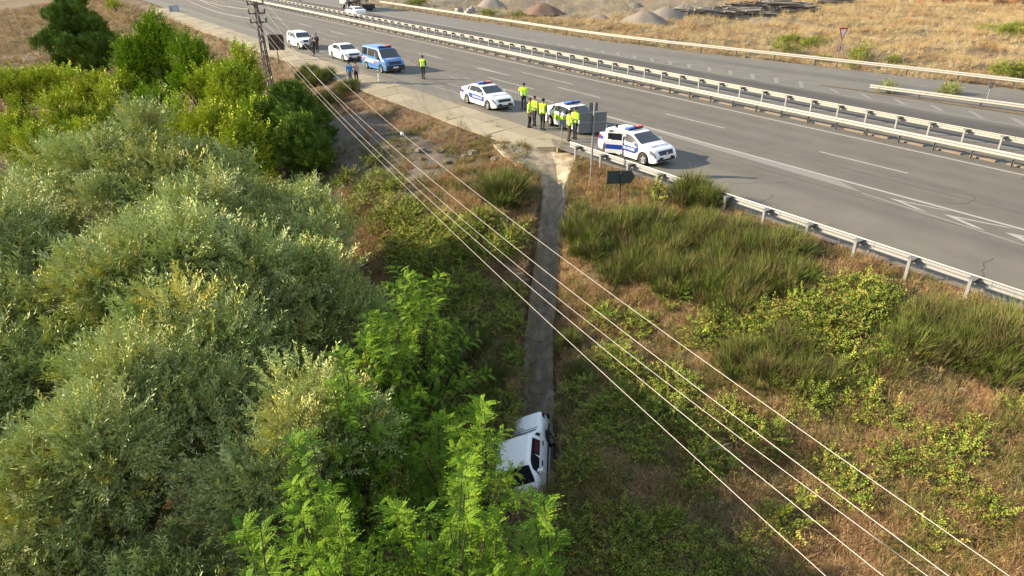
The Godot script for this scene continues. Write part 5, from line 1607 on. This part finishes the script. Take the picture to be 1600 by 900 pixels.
func build_grass():
	var tf := [tuft(34, 0.36, 0.7, 0.011), tuft(30, 0.48, 0.5, 0.010), tuft(30, 0.22, 1.1, 0.013)]
	var straw := [Color(0.42, 0.30, 0.155), Color(0.50, 0.37, 0.20), Color(0.34, 0.22, 0.11), Color(0.46, 0.33, 0.16)]
	var rust := [Color(0.29, 0.17, 0.08), Color(0.36, 0.23, 0.115), Color(0.23, 0.135, 0.07), Color(0.43, 0.30, 0.15)]
	var olive := [Color(0.16, 0.165, 0.055), Color(0.20, 0.185, 0.07), Color(0.12, 0.13, 0.04)]
	var gold := [Color(0.46, 0.36, 0.20), Color(0.50, 0.40, 0.24), Color(0.39, 0.29, 0.155)]
	var xf := [[], [], []]; var cl := [[], [], []]
	var fxf := [[], [], []]; var fcl := [[], [], []]
	var total := 0
	for k in 190000:
		var r: float = 9.0 + 175.0 * pow(rg.randf(), 1.25) if k < 120000 else rnd(9.0, 42.0)
		var a := rnd(-0.80, 0.80)
		var X := r * sin(a); var Z := r * cos(a)
		var s := RC * X + RS * Z; var u := -RS * X + RC * Z
		if s > (24.7 if u < 31 else 23.9) and s < far_edge(u) + 0.5: continue
		if u > 32.5 and s > 23.3 and s < 27: continue
		if X < -4 and Z < 27 and rg.randf() < 0.7: continue
		if chute.size() > 0 and Z < 41.0 and absf(X - 1.4) < 3.2:
			if polydist(X, Z)[0] < lerpf(2.5, 0.55, sm(42 - Z, 0, 7)): continue
		var n1 := nz2.get_noise_2d(X * 3.0, Z * 3.0); var n2 := nz2.get_noise_2d(X * 8.0 + 40, Z * 8.0)
		if X < 2 and s > 15 and s < 21.5 and u > 33 and u < 50 and n2 > -0.25: continue
		if n2 > 0.28 and rg.randf() < 0.75: continue
		if s > 60 and X < 42 and Z + 0.2 * absf(X) > 114 - n1 * 12 and rg.randf() < 0.9: continue
		var pal := rust
		if s > 45: pal = gold if n1 < 0.12 else rust + straw
		elif u > 58: pal = rust + straw if n1 < 0.1 else straw
		elif n1 > 0.02: pal = straw + rust
		if s < 45 and nz2.get_noise_2d(X * 5 + 300, Z * 5) > 0.16 and rg.randf() < 0.6: pal = olive
		var m := rg.randi() % 3
		var y := hgt(X, Z)
		var sc := rnd(0.6, 1.25) * (1.0 + sm(r, 40, 150) * 1.3)
		var up := (Vector3.UP + rdir() * 0.25).normalized()
		var t := aim(up, rnd(0, TAU), sc, W(X, y - 0.02, Z))
		if s > 45: fxf[m].append(t); fcl[m].append(tone(pal, 0.2))
		else: xf[m].append(t); cl[m].append(tone(pal, 0.22))
		total += 1
	for m in 3:
		tag(copies("dry_grass", tf[m], M.dry, xf[m], cl[m]), ["dry brown grass covering the slope and left field", "tall dry straw grass on the slope", "short dry matted grass on the slope"][m], "grass", "", "stuff")
		tag(copies("field_grass", tf[m], M.dry, fxf[m], fcl[m]), ["golden dry grass of the field beyond the road", "tall golden grass of the far field", "short golden grass of the far field"][m], "grass", "", "stuff")
	var wm := [twig(0.22, 9, 0.06, 0.034, 1.0, 0.5), tuft(26, 0.30, 0.8, 0.012)]
	var weed := [Color(0.14, 0.155, 0.035), Color(0.20, 0.185, 0.05), Color(0.10, 0.13, 0.028), Color(0.24, 0.18, 0.06), Color(0.15, 0.115, 0.055)]
	var wx := [[], []]; var wc := [[], []]
	for k in 60000:
		var r := rnd(9.0, 48.0); var a := rnd(-0.45, 0.80)
		var X := r * sin(a); var Z := r * cos(a)
		var s := RC * X + RS * Z
		if s > 24.2 or polydist(X, Z)[0] < 0.62: continue
		if nz2.get_noise_2d(X * 6 + 700, Z * 6) + 0.5 * nz2.get_noise_2d(X * 20, Z * 20 + 70) < rnd(-0.12, 0.25): continue
		var m := rg.randi() % 2
		wx[m].append(aim((Vector3.UP + rdir() * 0.6).normalized(), rnd(0, TAU), rnd(0.6, 1.4), W(X, hgt(X, Z) + rnd(0.0, 0.12), Z))); wc[m].append(tone(weed, 0.25))
	for m in 2: tag(copies("ground_weeds", wm[m], M.leaf, wx[m], wc[m]), ["small leafy weeds scattered through the dry slope grass", "green grass tufts scattered through the dry slope"][m], "weeds", "", "stuff")
	# weeds growing out of the joints of the concrete verge
	for q in [[775, 198, 0.4], [765, 190, 0.3], [700, 178, 0.25], [720, 183, 0.25], [640, 160, 0.25], [505, 96, 0.3], [470, 90, 0.3], [875, 232, 0.45], [868, 240, 0.35], [845, 218, 0.3], [880, 226, 0.5], [1290, 352, 0.25]]:
		var g := pix(q[0], q[1], -0.05)
		var o = copies("weed_tuft", tf[1], M.dry, [Transform3D(Basis().scaled(Vector3.ONE * q[2] * 2.2), Vector3.ZERO), aim(Vector3(0.2, 1, 0.1).normalized(), 1.0, q[2] * 1.8, Vector3(0.15, 0, 0.1)), aim(Vector3(-0.2, 1, 0.1).normalized(), 2.0, q[2] * 1.6, Vector3(-0.2, 0, 0.05))], [tone(straw), tone(olive), tone(straw)])
		o.position = g
		tag(o, "dry weed tuft sprouting from the concrete verge joints", "weed", "weeds on the verge")
